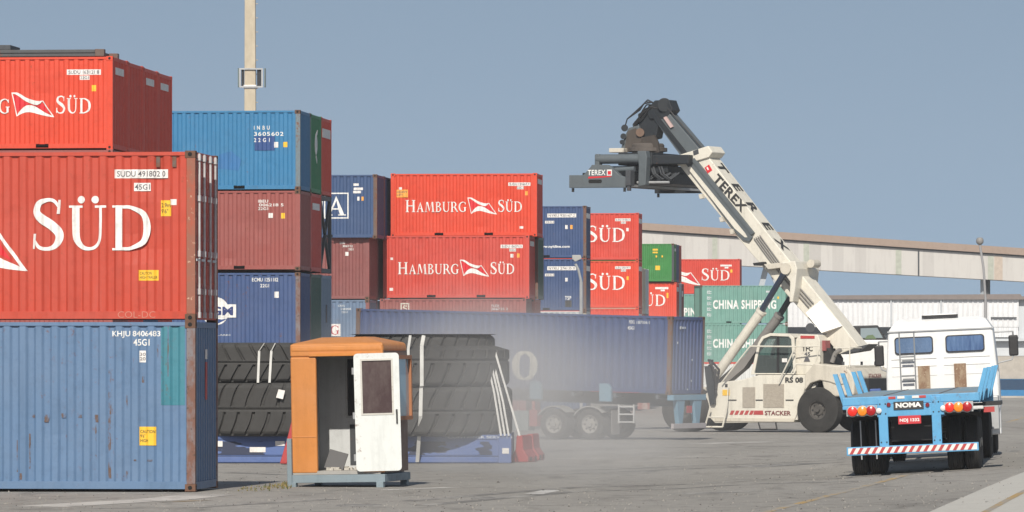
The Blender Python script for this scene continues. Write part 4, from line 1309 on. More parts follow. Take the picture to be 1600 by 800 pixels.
# what lies on the booth floor
o = MB().box(-.18, -.012, 0, .18, .012, .36).build('loose_board', plain('board_grey', (.10, .10, .105), .7), None, bevel=.004)
o.rotation_euler = (R(-16), R(14), R(-18)); o.location = Vector((X0b + .72, D0b + .45, zb + .28)); tag(o, 'grey board leaning on the floor inside the booth doorway', 'board')
rng = random.Random(5)
m = MB()
for i in range(26):
    x, y = .55 + rng.random() * .75, .25 + rng.random() * .9
    r = rng.uniform(.02, .07)
    m.box(x - r, y - r * .7, BZ0 + .061, x + r, y + r * .7, BZ0 + .061 + rng.uniform(.01, .06))
m.T = None
o = m.build('rubble', plain('rubble_pale', (.46, .44, .40), .9, var=.4, vscale=8)); o.location = (X0b, D0b, zb); o.rotation_euler = (0, R(-1.0), -R(13)); tag(o, 'pale rubble scattered on the booth floor', kind='stuff')

# ------------------------------------------------------------ wheels
def wheel_mesh(r, wd, rim_r, dish=0.06, n=40, grooves=5):
    """road wheel, axis y, outer face at y = -wd/2; materials: tyre, rim, bolts"""
    m = MB()
    h = wd / 2
    prof = [(rim_r, -h + .02), (rim_r + .02, -h), (rim_r + (r - rim_r) * .55, -h - .012), (r - .03, -h + .012)]
    nn = grooves * 2 + 1
    for i in range(nn):
        a = -h + .03 + (wd - .06) * i / nn
        b = -h + .03 + (wd - .06) * (i + 1) / nn
        rr = r if i % 2 == 0 else r - .016
        prof += [(rr, a + .002), (rr, b - .002)]
    prof += [(r - .03, h - .012), (rim_r + (r - rim_r) * .55, h + .012), (rim_r + .02, h), (rim_r, h - .02)]
    m.lathe(prof, 'y', n=n, m=0)
    m.lathe([(rim_r, h - .02), (rim_r - .02, h - .05), (rim_r * .7, h - .1), (.01, h - .1)], 'y', n=n, m=1)
    m.lathe([(rim_r + .012, -h + .015), (rim_r - .015, -h + .02), (rim_r - .03, -h + dish), (rim_r * .62, -h + dish + .03), (rim_r * .52, -h + dish - .01), (.0801, -h + dish - .01), (.08, -h - .01), (.002, -h - .01)], 'y', n=n, m=1)
    for k in range(8):
        t = 2 * math.pi * k / 8
        p = (rim_r * .70 * math.cos(t), -h + dish + .02, rim_r * .70 * math.sin(t))
        m.tube(p, (p[0], p[1] - .03, p[2]), .026, 6, m=2)
    return m.mesh('wheel')
def put_wheel(par, me, loc, mats, flip=False, name='wheel'):
    o = link(name, me, mats, par)
    o.location = loc
    if flip: o.rotation_euler = (0, 0, math.pi)
    return o
WM_RIM = paint('wheel_rim', (.42, .41, .39), .3, .3, .1)
TW = wheel_mesh(.51, .27, .29)
YW = Matrix.Rotation(R(90), 4, 'Z')
TWX = TW.copy(); TWX.transform(YW)         # axis x, outer face towards +x

# ------------------------------------------------------------ flatbed trailer seen from behind (local: y forward, x right)
YAW_T = -R(6.6)
D0t = 93.6
X0t = wx(1428, D0t)
ROLL = -R(2.5)
zt0 = gz(X0t, D0t + 1.5)
tr = thing('flatbed_trailer', 'light blue container trailer with empty deck and red and white striped bumper', 'trailer', (X0t, D0t, zt0 - .005), (R(.15), ROLL, YAW_T))
lb = paint('trailer_blue', (0.095, 0.33, 0.57), .25, .35, .22, rough=.5)
lbw = mottled('trailer_deck', (0.15, 0.30, 0.42), (0.26, 0.28, 0.28), 1.6, (.2, .13, .1))
TS = 85.5
def tx(px): return (px - 1428) / TS
def tz(py, px=1428): return (743 - (py + (px - 1428) * .045)) / TS
ZD = 1.44
m = MB()
for x in (-.46, .46):
    m.box(x - .07, .17, ZD - .42, x + .07, 12.2, ZD - .02)
for i in range(11):
    y = .5 + i * 1.15
    m.box(-1.22, y, ZD - .16, 1.22, y + .09, ZD - .012)
m.box(-1.24, 12.1, ZD - .30, 1.24, 12.25, ZD)
m.build('chassis', lb, tr, bevel=.01)
m = MB().box(-1.25, .02, ZD, 1.25, 12.2, ZD + .025)
for x in (-.5, .52): m.box(x - .015, .3, ZD + .026, x + .015, 12.0, ZD + .032, 1)
dk = m.build('deck', [lbw, M['rust_edge']], tr)
m = MB().box(-1.25, 0, ZD - .13, 1.25, .17, ZD + .02).box(-.62, -.03, ZD - .36, .60, -.002, ZD - .131)
m.box(-1.25, -.012, ZD - .20, -.63, .12, ZD - .132).box(.61, -.012, ZD - .20, 1.05, .12, ZD - .132)
m.build('rear_beam', lb, tr, bevel=.012)
for x in (tx(1384), tx(1467)):
    MB().box(x - .085, -.035, .50, x + .085, .13, ZD - .02).build('post', lb, tr, bevel=.01)
b0, b1 = tx(1325), tx(1531)
bu = MB().box(b0, -.10, .40, b1, -.02, .555).build('bumper', lb, tr, bevel=.008)
m = MB()
wht = plain('stripe_white', (.70, .68, .66), .5, var=.15)
redst = plain('stripe_red', (.42, .05, .05), .5, var=.15)
m.box(b0 + .03, -.105, .425, b1 - .03, -.101, .535)
m.build('stripe_panel', wht, bu)
m = MB()
n = 17
for i in range(n):
    x = b0 + .05 + (b1 - b0 - .12) * i / n
    m.prism([(x, .425), (x + .062, .425), (x + .128, .535), (x + .066, .535)], 'y', -.109, -.1055)
m.build('stripe', redst, bu)
bo_ = MB()
for x in (tx(1384), tx(1467)):
    for z in (ZD - .12, ZD - .30, .62):
        for dx in (-.05, .05): bo_.tube((x + dx, -.045, z), (x + dx, -.03, z), .014, 8)
bo_.build('bolt', M['black_metal'], tr)
# name board, reflectors, plate
nb = MB().box(tx(1401), -.05, tz(640), tx(1448), -.031, tz(627.5)).build('name_board', M['black_ink'], tr)
def face_text(s, cx, cz, wd, hg, y, mat, par, bold=.02, name='lettering', spacing=1.0):
    return link(name, fit([text_mesh(s, spacing, bold)], cx - wd / 2, cz - hg / 2, wd, hg, y, False, .002), mat, par)
face_text('NOMA', (tx(1401) + tx(1448)) / 2, tz(633.2), .47, .092, -.052, M['white_letter'], nb, .05)
for px in (1393.5, 1454):
    MB().tube((tx(px), -.06, tz(633, px)), (tx(px), -.02, tz(633, px)), .038, 16).build('reflector', plain('dark_red_lens', (.16, .01, .02), .25), tr)
pl = MB().box(tx(1407.5), -.045, tz(663, 1425), tx(1443), -.03, tz(650, 1425)).build('number_plate', plain('plate_red', (.50, .03, .04), .4), tr)
face_text('NDJ 1332', tx(1425.2), tz(657.5, 1425), .36, .075, -.047, M['white_letter'], pl, .03)
MB().prism([(tx(1412), tz(642, 1425)), (tx(1438), tz(642, 1425)), (tx(1434), tz(650, 1425)), (tx(1417), tz(650, 1425))], 'y', -.028, -.02).build('plate_bracket', lb, tr)
for px, mt in ((1399, 'r'), (1413, 'w'), (1436, 'w'), (1446.5, 'r')):
    MB().box(tx(px) - .065, -.012, ZD - .035, tx(px) + .065, -.001, ZD + .01).build('reflector_strip', redst if mt == 'r' else wht, tr)
lens = {'a': plain('lens_red_bright', (.72, .03, .02), .25), 'b': plain('lens_amber', (.78, .24, .02), .25), 'c': plain('lens_red_dark', (.36, .012, .015), .25)}
for base, pys in (((1336.5, 1352, 1365.5), (644, 643.5, 643)), ((1488, 1502, 1515.5), (636.5, 635.7, 635))):
    xs = [tx(p) for p in base]
    bk = MB().box(xs[0] - .11, -.01, ZD - .32, xs[2] + .11, .05, ZD - .135).build('lamp_bracket', M['galv'], tr)
    for x, py, px, key in zip(xs, pys, base, 'abc'):
        r = .092
        z = ZD - .235
        MB().lathe([(r, -.01), (r, -.05), (r * .9, -.075), (r * .55, -.09), (.003, -.095)], 'y', (x, 0, z), 20).build('tail_lamp', lens[key], bk, smooth=True)
        MB().lathe([(r + .012, -.011), (r + .012, -.03), (r, -.031)], 'y', (x, 0, z), 20).build('lamp_rim', M['steel'], bk)
for px in (1378, 1478):
    MB().lathe([(.05, .0), (.05, -.04), (.02, -.06), (.002, -.062)], 'y', (tx(px), -.03, ZD - .24), 14).build('work_lamp', M['plate_white'], tr, smooth=True)
# wheels: two axles with twin tyres
for ya in (1.55, 2.80):
    for x in (-1.035, -.715, .735, 1.055):
        o = put_wheel(tr, TWX, (x, ya, .51), [M['rubber'], WM_RIM, M['steel']])
        if x < 0: o.rotation_euler = (0, 0, math.pi)
    MB().tube((-1.0, ya, .51), (1.0, ya, .51), .075, 12).build('axle', M['black_metal'], tr)
    m = MB()
    for x in (-.46, .46): m.box(x - .04, ya - .5, .55, x + .04, ya + .5, .66)
    m.build('spring', M['black_metal'], tr)
for x0, x1 in ((-1.19, -.56), (.58, 1.22)):
    pr = [(1.05, 1.06), (1.2, 1.10), (1.95, 1.10), (2.25, .98), (2.32, .98), (1.97, 1.125), (1.18, 1.125), (1.03, 1.085)]
    MB().prism(pr, 'x', x0, x1).build('mudguard', M['black_metal'], tr)
m = MB().box(-.55, 1.9, .50, .55, 2.1, .62).box(-.35, 2.3, .62, .35, 6.5, .86).tube((-.3, 1.0, .86), (-.3, 3.8, .86), .10).tube((.25, 1.1, .84), (.25, 3.8, .84), .10)
m.box(-.42, .16, ZD - .44, .42, .18, ZD - .37).box(-.40, .55, .62, .40, .62, ZD - .05)
m.build('underframe', M['black_metal'], tr)
m = MB()
for x in (-.98, -.70): m.box(x - .012, .9, .3, x + .012, .92, 1.02)
m.build('mudguard_stay', M['galv'], tr)
# container guides flaring out along both sides
for sx, ys in ((-1, (.3, 3.0, 7.2, 9.6)), (1, (.3, 3.0, 7.2, 9.6))):
    for y in ys:
        m = MB()
        a, bq = sx * 1.16, sx * 1.40
        top = .46
        m.add([(a, y, ZD - .16), (a + sx * .09, y, ZD - .16), (bq + sx * .02, y, ZD + top), (bq - sx * .06, y, ZD + top),
               (a, y + .34, ZD - .16), (a + sx * .09, y + .34, ZD - .16), (bq + sx * .02, y + .2, ZD + top), (bq - sx * .06, y + .2, ZD + top)],
              [[0, 1, 2, 3], [4, 7, 6, 5], [0, 4, 5, 1], [1, 5, 6, 2], [2, 6, 7, 3], [3, 7, 4, 0]])
        m.build('container_guide', lb, tr)
m = MB().box(1.28, .9, ZD - .24, 1.62, 2.4, ZD - .17)
m.build('side_mudguard', M['black_metal'], tr)

# ------------------------------------------------------------ white tractor ahead of it
tc = thing('tractor_truck', 'white cab truck seen from behind with two rear windows and a ladder', 'truck', (X0t, D0t, zt0 - .005), (R(.15), ROLL, YAW_T))
CY = 14.3
cs = FPX / 108.0
cw = paint('cab_white', (0.74, 0.745, 0.745), .05, .06, .01, rough=.35)
ccx = 0.14
def cx_(px, py): return ccx + ((px + (py - 560) * -.035) - 1471) / cs
ZC0, ZE, ZR = .95, 2.67, 2.93
def ring(x0, x1, y0, y1, z): return [(x0, y0, z), (x1, y0, z), (x1, y1, z), (x0, y1, z)]
vs = ring(ccx - 1.19, ccx + 1.19, CY, CY + 1.75, ZC0) + ring(ccx - 1.17, ccx + 1.17, CY, CY + 1.75, 1.75) + ring(ccx - 1.10, ccx + 1.10, CY + .02, CY + 1.62, ZE) + ring(ccx - .97, ccx + .97, CY + .12, CY + 1.45, ZR - .06) + ring(ccx - .85, ccx + .85, CY + .3, CY + 1.3, ZR)
fs = []
for j in range(4):
    for i in range(4): fs.append([j * 4 + i, j * 4 + (i + 1) % 4, (j + 1) * 4 + (i + 1) % 4, (j + 1) * 4 + i])
fs += [[3, 2, 1, 0], [16, 17, 18, 19]]
MB().add(vs, fs).build('cab', cw, tc, bevel=.05, seg=3)
MB().box(ccx - 1.11, CY - .012, ZE - .012, ccx + 1.11, CY + .03, ZE + .016).build('roof_seam', M['galv'], tc)
def slab_y(z): return CY + (.02 * max(0, (z - 1.75) / (ZE - 1.75)))
curt = NT('curtain_blue')
cv = curt.coords((9, 1, 1.2))
curt.l(curt.mix(curt.ramp(curt.noise(cv, 1.5, 4), .35, .65), (.025, .07, .19), (.08, .155, .30)), curt.b.inputs['Base Color'])
curt.b.inputs['Roughness'].default_value = .07
curt.b.inputs['Specular IOR Level'].default_value = .9
for (xa, xb, dk_) in ((-.97, -.16, True), (.10, .92, False)):
    za, zb_ = 2.19, 2.55
    wn = MB().prism(rrect(ccx + xa, za, ccx + xb, zb_, .07), 'y', CY - .022, CY + .03).build('window', M['black_metal'], tc)
    MB().prism(rrect(ccx + xa + .025, za + .025, ccx + xb - .025, zb_ - .025, .055), 'y', CY - .026, CY - .0225).build('pane', curt.mat if not dk_ else paint('curtain_grey', (.10, .17, .30), .4, .5, 0, rough=.25), wn)
m = MB()
for z in (1.42, 1.72, 1.92, 2.08):
    for x0, x1 in ((-1.05, -.1), (.05, 1.02)): m.box(ccx + x0, CY - .006, z, ccx + x1, CY + .012, z + .012)
m.build('pressed_rib', paint('rib_grey', (.55, .55, .54), .1, .1, 0), tc)
lad = MB()
for x in (-.86, -.55):
    lad.box(ccx + x - .014, CY - .16, 1.25, ccx + x + .014, CY - .13, 2.66).box(ccx + x - .012, CY - .16, 2.64, ccx + x + .012, CY + .01, 2.665)
for z in (1.40, 1.72, 2.12): lad.box(ccx - .84, CY - .158, z, ccx - .56, CY - .135, z + .03)
for z in (1.58, 1.98): lad.box(ccx - .82, CY - .158, z + .06, ccx - .58, CY - .135, z + .10)
lad.build('ladder', plain('ladder_grey', (.20, .21, .22), .5, .3), tc)
for x0, x1, z0, z1 in ((-.50, -.25, 1.28, 1.93), (.26, .51, 1.30, 1.95)):
    MB().box(ccx + x0, CY - .08, z0, ccx + x1, CY - .012, z1).build('air_duct', mottled('duct_brown', (.22, .135, .085), (.33, .25, .17), 5, (.45, .38, .28)), tc)
ac = MB().box(ccx - .36, CY + .25, ZR + .005, ccx + .36, CY + .9, ZR + .085).build('roof_unit', cw, tc, bevel=.02)
MB().box(ccx - .38, CY + .22, ZR + .0, ccx + .38, CY + .249, ZR + .06).build('vent', M['black_metal'], ac)
mb = M['black_metal']
for sx, cxm, zm in ((-1, ccx - 1.36, 2.18), (1, ccx + 1.50, 2.28)):
    mr = MB().box(cxm - .10, CY + 1.3, zm - .22, cxm + .10, CY + 1.42, zm + .22).build('mirror', mb, tc, bevel=.03)
    MB().path([(ccx + sx * 1.08, CY + 1.2, zm + .30), (cxm, CY + 1.3, zm + .30), (cxm, CY + 1.36, zm + .2)], .016).path([(cxm, CY + 1.36, zm - .2), (cxm - sx * .05, CY + 1.3, zm - .30), (ccx + sx * 1.16, CY + 1.2, zm - .36)], .016).build('mirror_arm', M['galv'], mr)
m = MB()
for x in (-.4, .4): m.box(x - .05, 9.5, .75, x + .05, 16.2, .98)
m.box(-.9, 16.1, .5, .9, 16.3, .95)
m.build('chassis', mb, tc)
for ya, twin in ((11.3, True), (15.6, False)):
    for x in ((-1.035, -.715, .735, 1.055) if twin else (-1.0, 1.08)):
        o = put_wheel(tc, TWX, (x, ya, .51), [M['rubber'], WM_RIM, M['steel']])
        if x < 0: o.rotation_euler = (0, 0, math.pi)
    MB().tube((-1.0, ya, .51), (1.0, ya, .51), .07, 10).build('axle', mb, tc)
MB().box(1.0, 13.3, .55, 1.32, 14.1, 1.25).build('tool_box', M['galv'], tc, bevel=.02)
MB().box(1.05, 14.45, .42, 1.33, 15.0, 1.75).build('step_panel', cw, tc, bevel=.03)
MB().box(-1.35, 13.3, 1.2, -1.12, 13.6, 1.5).build('air_tank', M['deep_box'] if 'deep_box' in M else paint('box_blue', (.05, .10, .30), .1, .1, 0), tc, bevel=.02)
m = MB().box(.72, 9.7, 1.10, 1.2, 12.2, 1.13).box(-1.2, 9.7, 1.10, -.7, 12.2, 1.13)
m.build('mudguard', mb, tc)
m = MB().box(1.30, .88, ZD - .36, 1.50, .91, ZD - .26)
m.build('reflector_strip', redst, tr)

# ------------------------------------------------------------ blue container on its trailer
YC = R(29)
Dk = 170.0
cxk = wx(1047, Dk)
ground_k = gz(cxk, Dk)
RZC = YC * -1            # the left end recedes? see below
# the right end is the near one: length axis runs left and away
rzc = -R(29)
rotk = Matrix.Rotation(rzc, 3, 'Z')
H_RIGHT = wz(616.5, Dk) - ground_k
PITCHC = R(1.5)
corner = Vector((cxk, Dk, wz(616.5, Dk)))
rot_e = Euler((0, PITCHC, rzc))
ok = corner - rot_e.to_matrix() @ Vector((L40 / 2, -W / 2, 0))
tk2 = container(ok, L40, H8, 'deep_blue', 'long dark blue container riding on the dusty trailer, large white letter on its side', rz=rzc, posts=M['rust_edge'], tilt=PITCHC)
marks(tk2, 1.40, .16, .20, .11, 'POCU'); marks(tk2, .82, .17, .50, .10, '187306 0', 'faded_letter'); marks(tk2, 1.40, .36, .26, .11, '45G1')
o_ = [ribbon(spline([(.42, .985, .075), (.20, .86, .19), (.12, .5, .26), (.20, .14, .19), (.42, .015, .075), (.64, .14, .19), (.72, .5, .26), (.64, .86, .19), (.42, .985, .075)]))]
put(tk2, fit(o_, -L40 / 2 + 6.15, .32, .98, .98, YF), M['letter_cream'])
put(tk2, fit([ribbon(spline([(.7, .85, .1), (.45, .55, .15), (.2, .9, .15), (.35, 1.1, .1), (.5, .9, .15), (.25, .5, .2), (.1, .25, .2), (.35, .02, .14), (.75, .4, .14)]))], -L40 / 2 + 5.3, .32, .80, .95, YF), M['letter_cream'])
put(tk2, fit([ribbon([(0, 0, .16), (0, 1, .16)]), ribbon(spline([(.08, .95, .1), (.5, .9, .14), (.6, .7, .2), (.45, .5, .14), (.08, .47, .1)]))], -L40 / 2 + 4.3, .32, .7, .95, YF), M['letter_cream'])
m = MB()
for y_, z_, s_ in ((-.55, 2.22, .10), (-.38, 2.22, .07), (-.22, 2.22, .07), (-.75, 1.72, .07), (.35, 1.15, .05), (.32, .45, .05), (.05, .16, .05)):
    m.box(L40 / 2 - .01, y_ - s_ / 2, z_ - s_ / 2, L40 / 2 + .004, y_ + s_ / 2, z_ + s_ / 2)
m.build('end_marks', M['faded_letter'], tk2)
# trailer: local x along the container (right end = rear), y away, origin under the rear right corner
tl_loc = Vector((cxk, Dk, 0))
trot = Matrix.Rotation(rzc, 3, 'Z')
tcen = corner - trot @ Vector((0, -W / 2, 0))
tcen.z = ground_k
zf = corner.z - ground_k            # underside of the container at the rear
t2 = thing('container_trailer', 'dusty light blue semi trailer under the long dark blue container', 'trailer', tcen, (0, 0, rzc))
dlb = paint('dusty_blue_paint', (0.15, 0.29, 0.40), .4, .3, .1)
dg2 = paint('dusty_chassis', (0.10, 0.12, 0.145), .4, .3, .1)
def pz(x): return zf - x * math.tan(PITCHC)       # height of the container floor along the trailer
m = MB()
for y in (-.46, .46):
    m.add([(x, y + dy, z) for x, z in ((-.1, pz(-.1) - .42), (-.1, pz(-.1) - .02), (-12.1, pz(-12.1) - .02), (-12.1, pz(-12.1) - .35)) for dy in (-.07, .07)],
          [[0, 2, 4, 6], [1, 7, 5, 3], [0, 1, 3, 2], [2, 3, 5, 4], [4, 5, 7, 6], [6, 7, 1, 0]])
for i in range(8):
    x = -.5 - i * 1.6
    m.box(x - .05, -1.2, pz(x) - .16, x + .05, 1.2, pz(x) - .025)
m.build('chassis', dg2, t2)
m = MB()
for x0, x1 in ((-.12, .12),):
    m.box(x0, -1.2, zf - .20, x1, 1.2, zf - .015)
for y in (-.62, .62):
    m.prism([(y - .30, zf - .2), (y + .30, zf - .2), (y + .12, .50), (y - .12, .50)], 'x', -.06, .10)
m.build('rear_frame', dlb, t2, bevel=.01)
MB().box(.02, -1.2, .38, .12, 1.2, .55).build('bumper', paint('dusty_bumper', (.36, .33, .34), .3, .2, .1), t2, bevel=.01)
MB().box(.105, -.22, zf - .62, .12, .16, zf - .38).build('number_plate', plain('dull_red', (.40, .06, .07), .6), t2)
for x in (-2.35, -5.0):
    m = MB().prism([(x - .24, pz(x) - .30), (x + .20, pz(x) - .30), (x + .20, pz(x) + .14), (x + .08, pz(x) + .30), (x - .24, pz(x) + .30)], 'y', -1.36, -1.245)
    m.build('container_guide', dlb, t2)
TW2 = wheel_mesh(.51, .29, .30)
dusty = [M['rubber_dusty'], paint('dusty_rim', (.34, .33, .31), .3, .2, .05), M['black_metal']]
for x in (-4.42, -3.05):
    for y in (-1.05, 1.05):
        put_wheel(t2, TW2, (x, y, .51), dusty, flip=y > 0)
        put_wheel(t2, TW2, (x, y * .68, .51), dusty, flip=y > 0)
    MB().tube((x, -1, .51), (x, 1, .51), .07, 10).build('axle', mb, t2)
for xc in (-4.42, -3.05):
    pr = [(xc + .68 * math.cos(a), .51 + .62 * math.sin(a)) for a in [R(40 + 10 * i) for i in range(12)]] + [(xc + .64 * math.cos(a), .51 + .58 * math.sin(a)) for a in [R(150 - 10 * i) for i in range(12)]]
    MB().prism(pr, 'y', -1.22, -.6).build('mudguard', M.setdefault('dguard', paint('dusty_guard', (.33, .33, .32), .3, .2, .1)), t2)
MB().box(-2.22, -1.2, .18, -2.19, -.65, .98).build('mud_flap', paint('flap_grey', (.22, .21, .20), .3, .2, 0), t2)
m = MB().box(-1.95, -1.24, .55, -1.90, -1.18, 1.18).box(-1.38, -1.24, .55, -1.33, -1.18, 1.18)
for z in (.57, .83, 1.08): m.box(-1.9, -1.235, z, -1.38, -1.19, z + .05)
m.build('step_ladder', paint('ladder_pale', (.45, .46, .46), .2, .2, .1), t2)
MB().box(-1.2, -1.26, zf - .5, -.75, -1.23, zf - .28).build('reflector_strip', mottled('dull_sticker', (.27, .12, .11), (.36, .30, .28), 5), t2)
MB().box(-6.2, -1.2, .28, -5.4, -.7, .95).build('tool_box', paint('box_greygreen', (.26, .31, .31), .3, .2, .05), t2, bevel=.02)
MB().box(-5.36, -1.2, .42, -5.05, -.8, .98).build('red_box', paint('box_red', (.38, .06, .06), .3, .2, .05), t2, bevel=.02)
m = MB()
for y in (-.7, .7): m.box(-9.4, y - .07, .05, -9.2, y + .07, pz(-9.3) - .3).box(-9.5, y - .15, .0, -9.1, y + .15, .05)
m.build('landing_leg', dg2, t2)
# ------------------------------------------------------------ reach stacker (local: x forward = left and away, y = its left side, towards us)
TH = R(30)
cn, sn = math.cos(TH), math.sin(TH)
X0s, D0s = 12.7, 198.9
zs0 = gz(X0s, D0s)
rs_ = thing('reach_stacker', 'cream reach stacker with raised telescopic boom and dark spreader, facing left', 'reach stacker', (X0s, D0s, zs0), (0, 0, R(150)))
def SI(px, py, yl):
    k = (px - 800) / FPX
    xl = (X0s - sn * yl - k * (D0s - cn * yl)) / (cn + k * sn)
    D = D0s + sn * xl - cn * yl
    return (xl, wz(py, D) - zs0)
def SP(px, py, yl):
    a, b = SI(px, py, yl)
    return Vector((a, yl, b))
cream = paint('stacker_cream', (0.66, 0.63, 0.55), .15, .32, .14, rough=.45)
cream2 = paint('stacker_cream_worn', (0.57, 0.53, 0.45), .25, .4, .2)
sgrey = paint('boom_grey', (0.10, 0.118, 0.13), .25, .2, .05, rough=.5)
sdark = paint('boom_dark', (0.018, 0.022, 0.027), .12, .2, .05, rough=.5)
archg = paint('arch_grey', (.22, .21, .20), .3, .3, .1)
blk = M['black_metal']
def pr(pts, yl, y0, y1, m=None, mat=0):
    mm = m or MB()
    return mm.prism([SI(px, py, yl) for px, py in pts], 'y', y0, y1, mat)
YB = 1.55                       # body side plane
# chassis and body
b1 = pr([(1080, 622), (1086, 640), (1108, 652), (1117, 661), (1240, 660), (1243, 652), (1264, 586), (1185, 586), (1160, 593), (1127, 597), (1118, 600), (1100, 618)], YB, .75, YB)
b1.build('body', cream, rs_, bevel=.03)
MB().box(1.41, -1.5, .75, 5.8, .74, 1.75).build('chassis', cream2, rs_, bevel=.04)
m = MB(); a0 = SI(1117, 655, YB); a1 = SI(1241, 655, YB)
m.box(a1[0], YB + .002, a1[1] - .1, a0[0], YB + .03, a1[1] + .03)
m.build('lower_rail', cream2, rs_)
# front of the frame, far side
pr([(1086, 640), (1108, 652), (1117, 661), (1180, 661), (1180, 600), (1127, 597), (1118, 600), (1100, 618)], YB, -1.55, -.75).build('body', cream, rs_, bevel=.03)
# louvre panels
lv = NT('louvre')
lvv = lv.coords((1, 1, 1), False)
lf = lv.noise(lvv, 34, 5, .8)
lv.l(lv.mix(lv.ramp(lf, .38, .62), (.25, .22, .185), (.44, .395, .33)), lv.b.inputs['Base Color']); lv.b.inputs['Roughness'].default_value = .8
for (x0, y0, x1, y1) in ((1160.5, 605, 1180, 637), (1193, 600, 1225, 637)):
    pr([(x0, y0), (x1, y0), (x1, y1), (x0, y1)], YB, YB + .001, YB + .02).build('louvre_panel', lv.mat, rs_)
for x0, x1, y in ((1139, 1151, 625), (1181, 1192, 625), (1228, 1240, 625)):
    pr([(x0, y - .7), (x1, y - .7), (x1, y + .7), (x0, y + .7)], YB, YB + .001, YB + .03).build('handle', blk, rs_)
redm = paint('warning_red', (.42, .05, .05), .2, .2, .05)
stp = MB()
for i in range(5):
    x = 1140 + i * 7.6
    pr([(x, 648), (x + 5, 648), (x + 8, 641.5), (x + 3, 641.5)], YB, YB + .001, YB + .012, stp)
pr([(1177, 648), (1193, 648), (1192, 641.5), (1179, 641.5)], YB, YB + .001, YB + .012, stp)
stp.build('stripe', redm, rs_)
def stext(s, p0, p1, yl, mat, bold=.03, par=None, name='lettering', spacing=1.0):
    """text whose baseline runs from pixel p0 to p1's column, in a box p0 (lower left) - p1 (upper right), on the plane y = yl facing us"""
    (xa, za), (xb, zb2) = SI(p0[0], p0[1], yl), SI(p1[0], p1[1], yl)
    vs, fs = text_mesh(s, spacing, bold)
    xs = [v[0] for v in vs]; ys = [v[1] for v in vs]
    sx = (xb - xa) / (max(xs) - min(xs)); sz = (zb2 - za) / (max(ys) - min(ys))
    V = [(xa + (x - min(xs)) * sx, yl + .012, za + (y - min(ys)) * sz) for x, y in vs]
    return MB().add(V, fs).build(name, mat, par or rs_)
stext('STACKER', (1195, 649), (1236, 642), YB, plain('letter_maroon', (.16, .04, .04), .6))
stext('RS 08', (1227, 598), (1255, 589.5), YB, M['black_ink'], .04)
pr([(1129, 609), (1140, 609), (1140, 618), (1129, 618)], YB, YB + .001, YB + .015).build('caution_label', M['yellow_label'], rs_)
pr([(1133, 600), (1138, 600), (1138, 605), (1133, 605)], YB, YB + .001, YB + .015).build('lamp', blk, rs_)
# rear wheel arch and counterweight
pr([(1264, 586), (1240, 655), (1250, 656), (1278, 600)], YB, .9, YB - .03).build('wheel_arch', archg, rs_, bevel=.02)
pr([(1243, 656), (1247, 656), (1276, 602), (1272, 600)], YB, YB - .02, YB + .03).build('arch_edge', cream, rs_)
rear = [(1262, 585), (1276, 568), (1326, 573), (1330, 598), (1314, 602), (1301, 597), (1285, 594), (1270, 599), (1262, 610)]
pr(rear, YB, .9, YB + .25).build('rear_fender', cream2, rs_, bevel=.04)
xr = SI(1326, 600, YB)[0]
zt = SI(1326, 574, YB)[1]
cwt = MB().prism([(xr - .30, 1.45), (xr + .9, 1.35), (xr + 1.2, zt), (xr, zt), (xr - .35, zt - .35)], 'y', -1.75, 1.75 - .0)
cw_o = cwt.build('counterweight', cream2, rs_, bevel=.08, seg=3)
# rear lettering on the counterweight face
vs, fs = text_mesh('STACKER', 1.0, .03)
xs = [v[0] for v in vs]; ys = [v[1] for v in vs]
zz = SI(1365, 590, 0)[1]
sc = 1.15 / (max(xs) - min(xs))
MB().add([(xr - .365 + .28 * 0 , .55 - (x - min(xs)) * sc, zz + (y - min(ys)) * .2) for x, y in vs], fs).build('lettering', plain('letter_maroon_rear', (.22, .05, .05), .6), cw_o)
MB().box(xr + .1, -1.4, zt + .002, xr + 1.0, 1.4, zt + .08).build('engine_hood', cream, rs_, bevel=.03)
m = MB()
for x, y in ((xr + .4, 1.2), (xr + .3, -.2), (xr + .1, -1.0)):
    m.tube((x, y, zt + .08), (x, y, zt + .22), .05, 8)
m.build('lifting_lug', M['dark_grey'], rs_)
m = MB().path([(xr + .0, 1.45, zt), (xr + .0, 1.45, zt + .75), (xr + .7, 1.45, zt + .75)], .022).path([(xr, -1.5, zt), (xr, -1.5, zt + .75), (xr, 1.45, zt + .75)], .022)
m.build('handrail', cream, rs_)
# wheels
SWM = wheel_mesh(.88, .52, .36, dish=.10, n=48, grooves=4)
sm = [plain('stacker_tyre', (.030, .029, .028), .9, var=.35, vscale=3), plain('stacker_rim', (.075, .07, .065), .7, var=.3), blk]
RY = Matrix.Rotation(math.pi, 4, 'Z')
for y, x in ((1.62, .0), (-1.62, .0), (1.95, 5.75), (1.33, 5.75), (-1.33, 5.75), (-1.95, 5.75)):
    # outer face towards +y on our side
    o = put_wheel(rs_, SWM, (x, y, .88), sm)
    o.rotation_euler = (0, 0, math.pi if y > 0 else 0)
MB().box(-1.75, -1.3, .7, 1.4, .95, 2.1).build('arch_backing', blk, rs_)  # black filler box, gives the wheel arch its dark, shaded inside
MB().tube((5.75, -1.3, .83), (5.75, 1.3, .83), .3, 14).tube((0, -1.2, .83), (0, 1.2, .83), .22, 14).build('axle', blk, rs_)
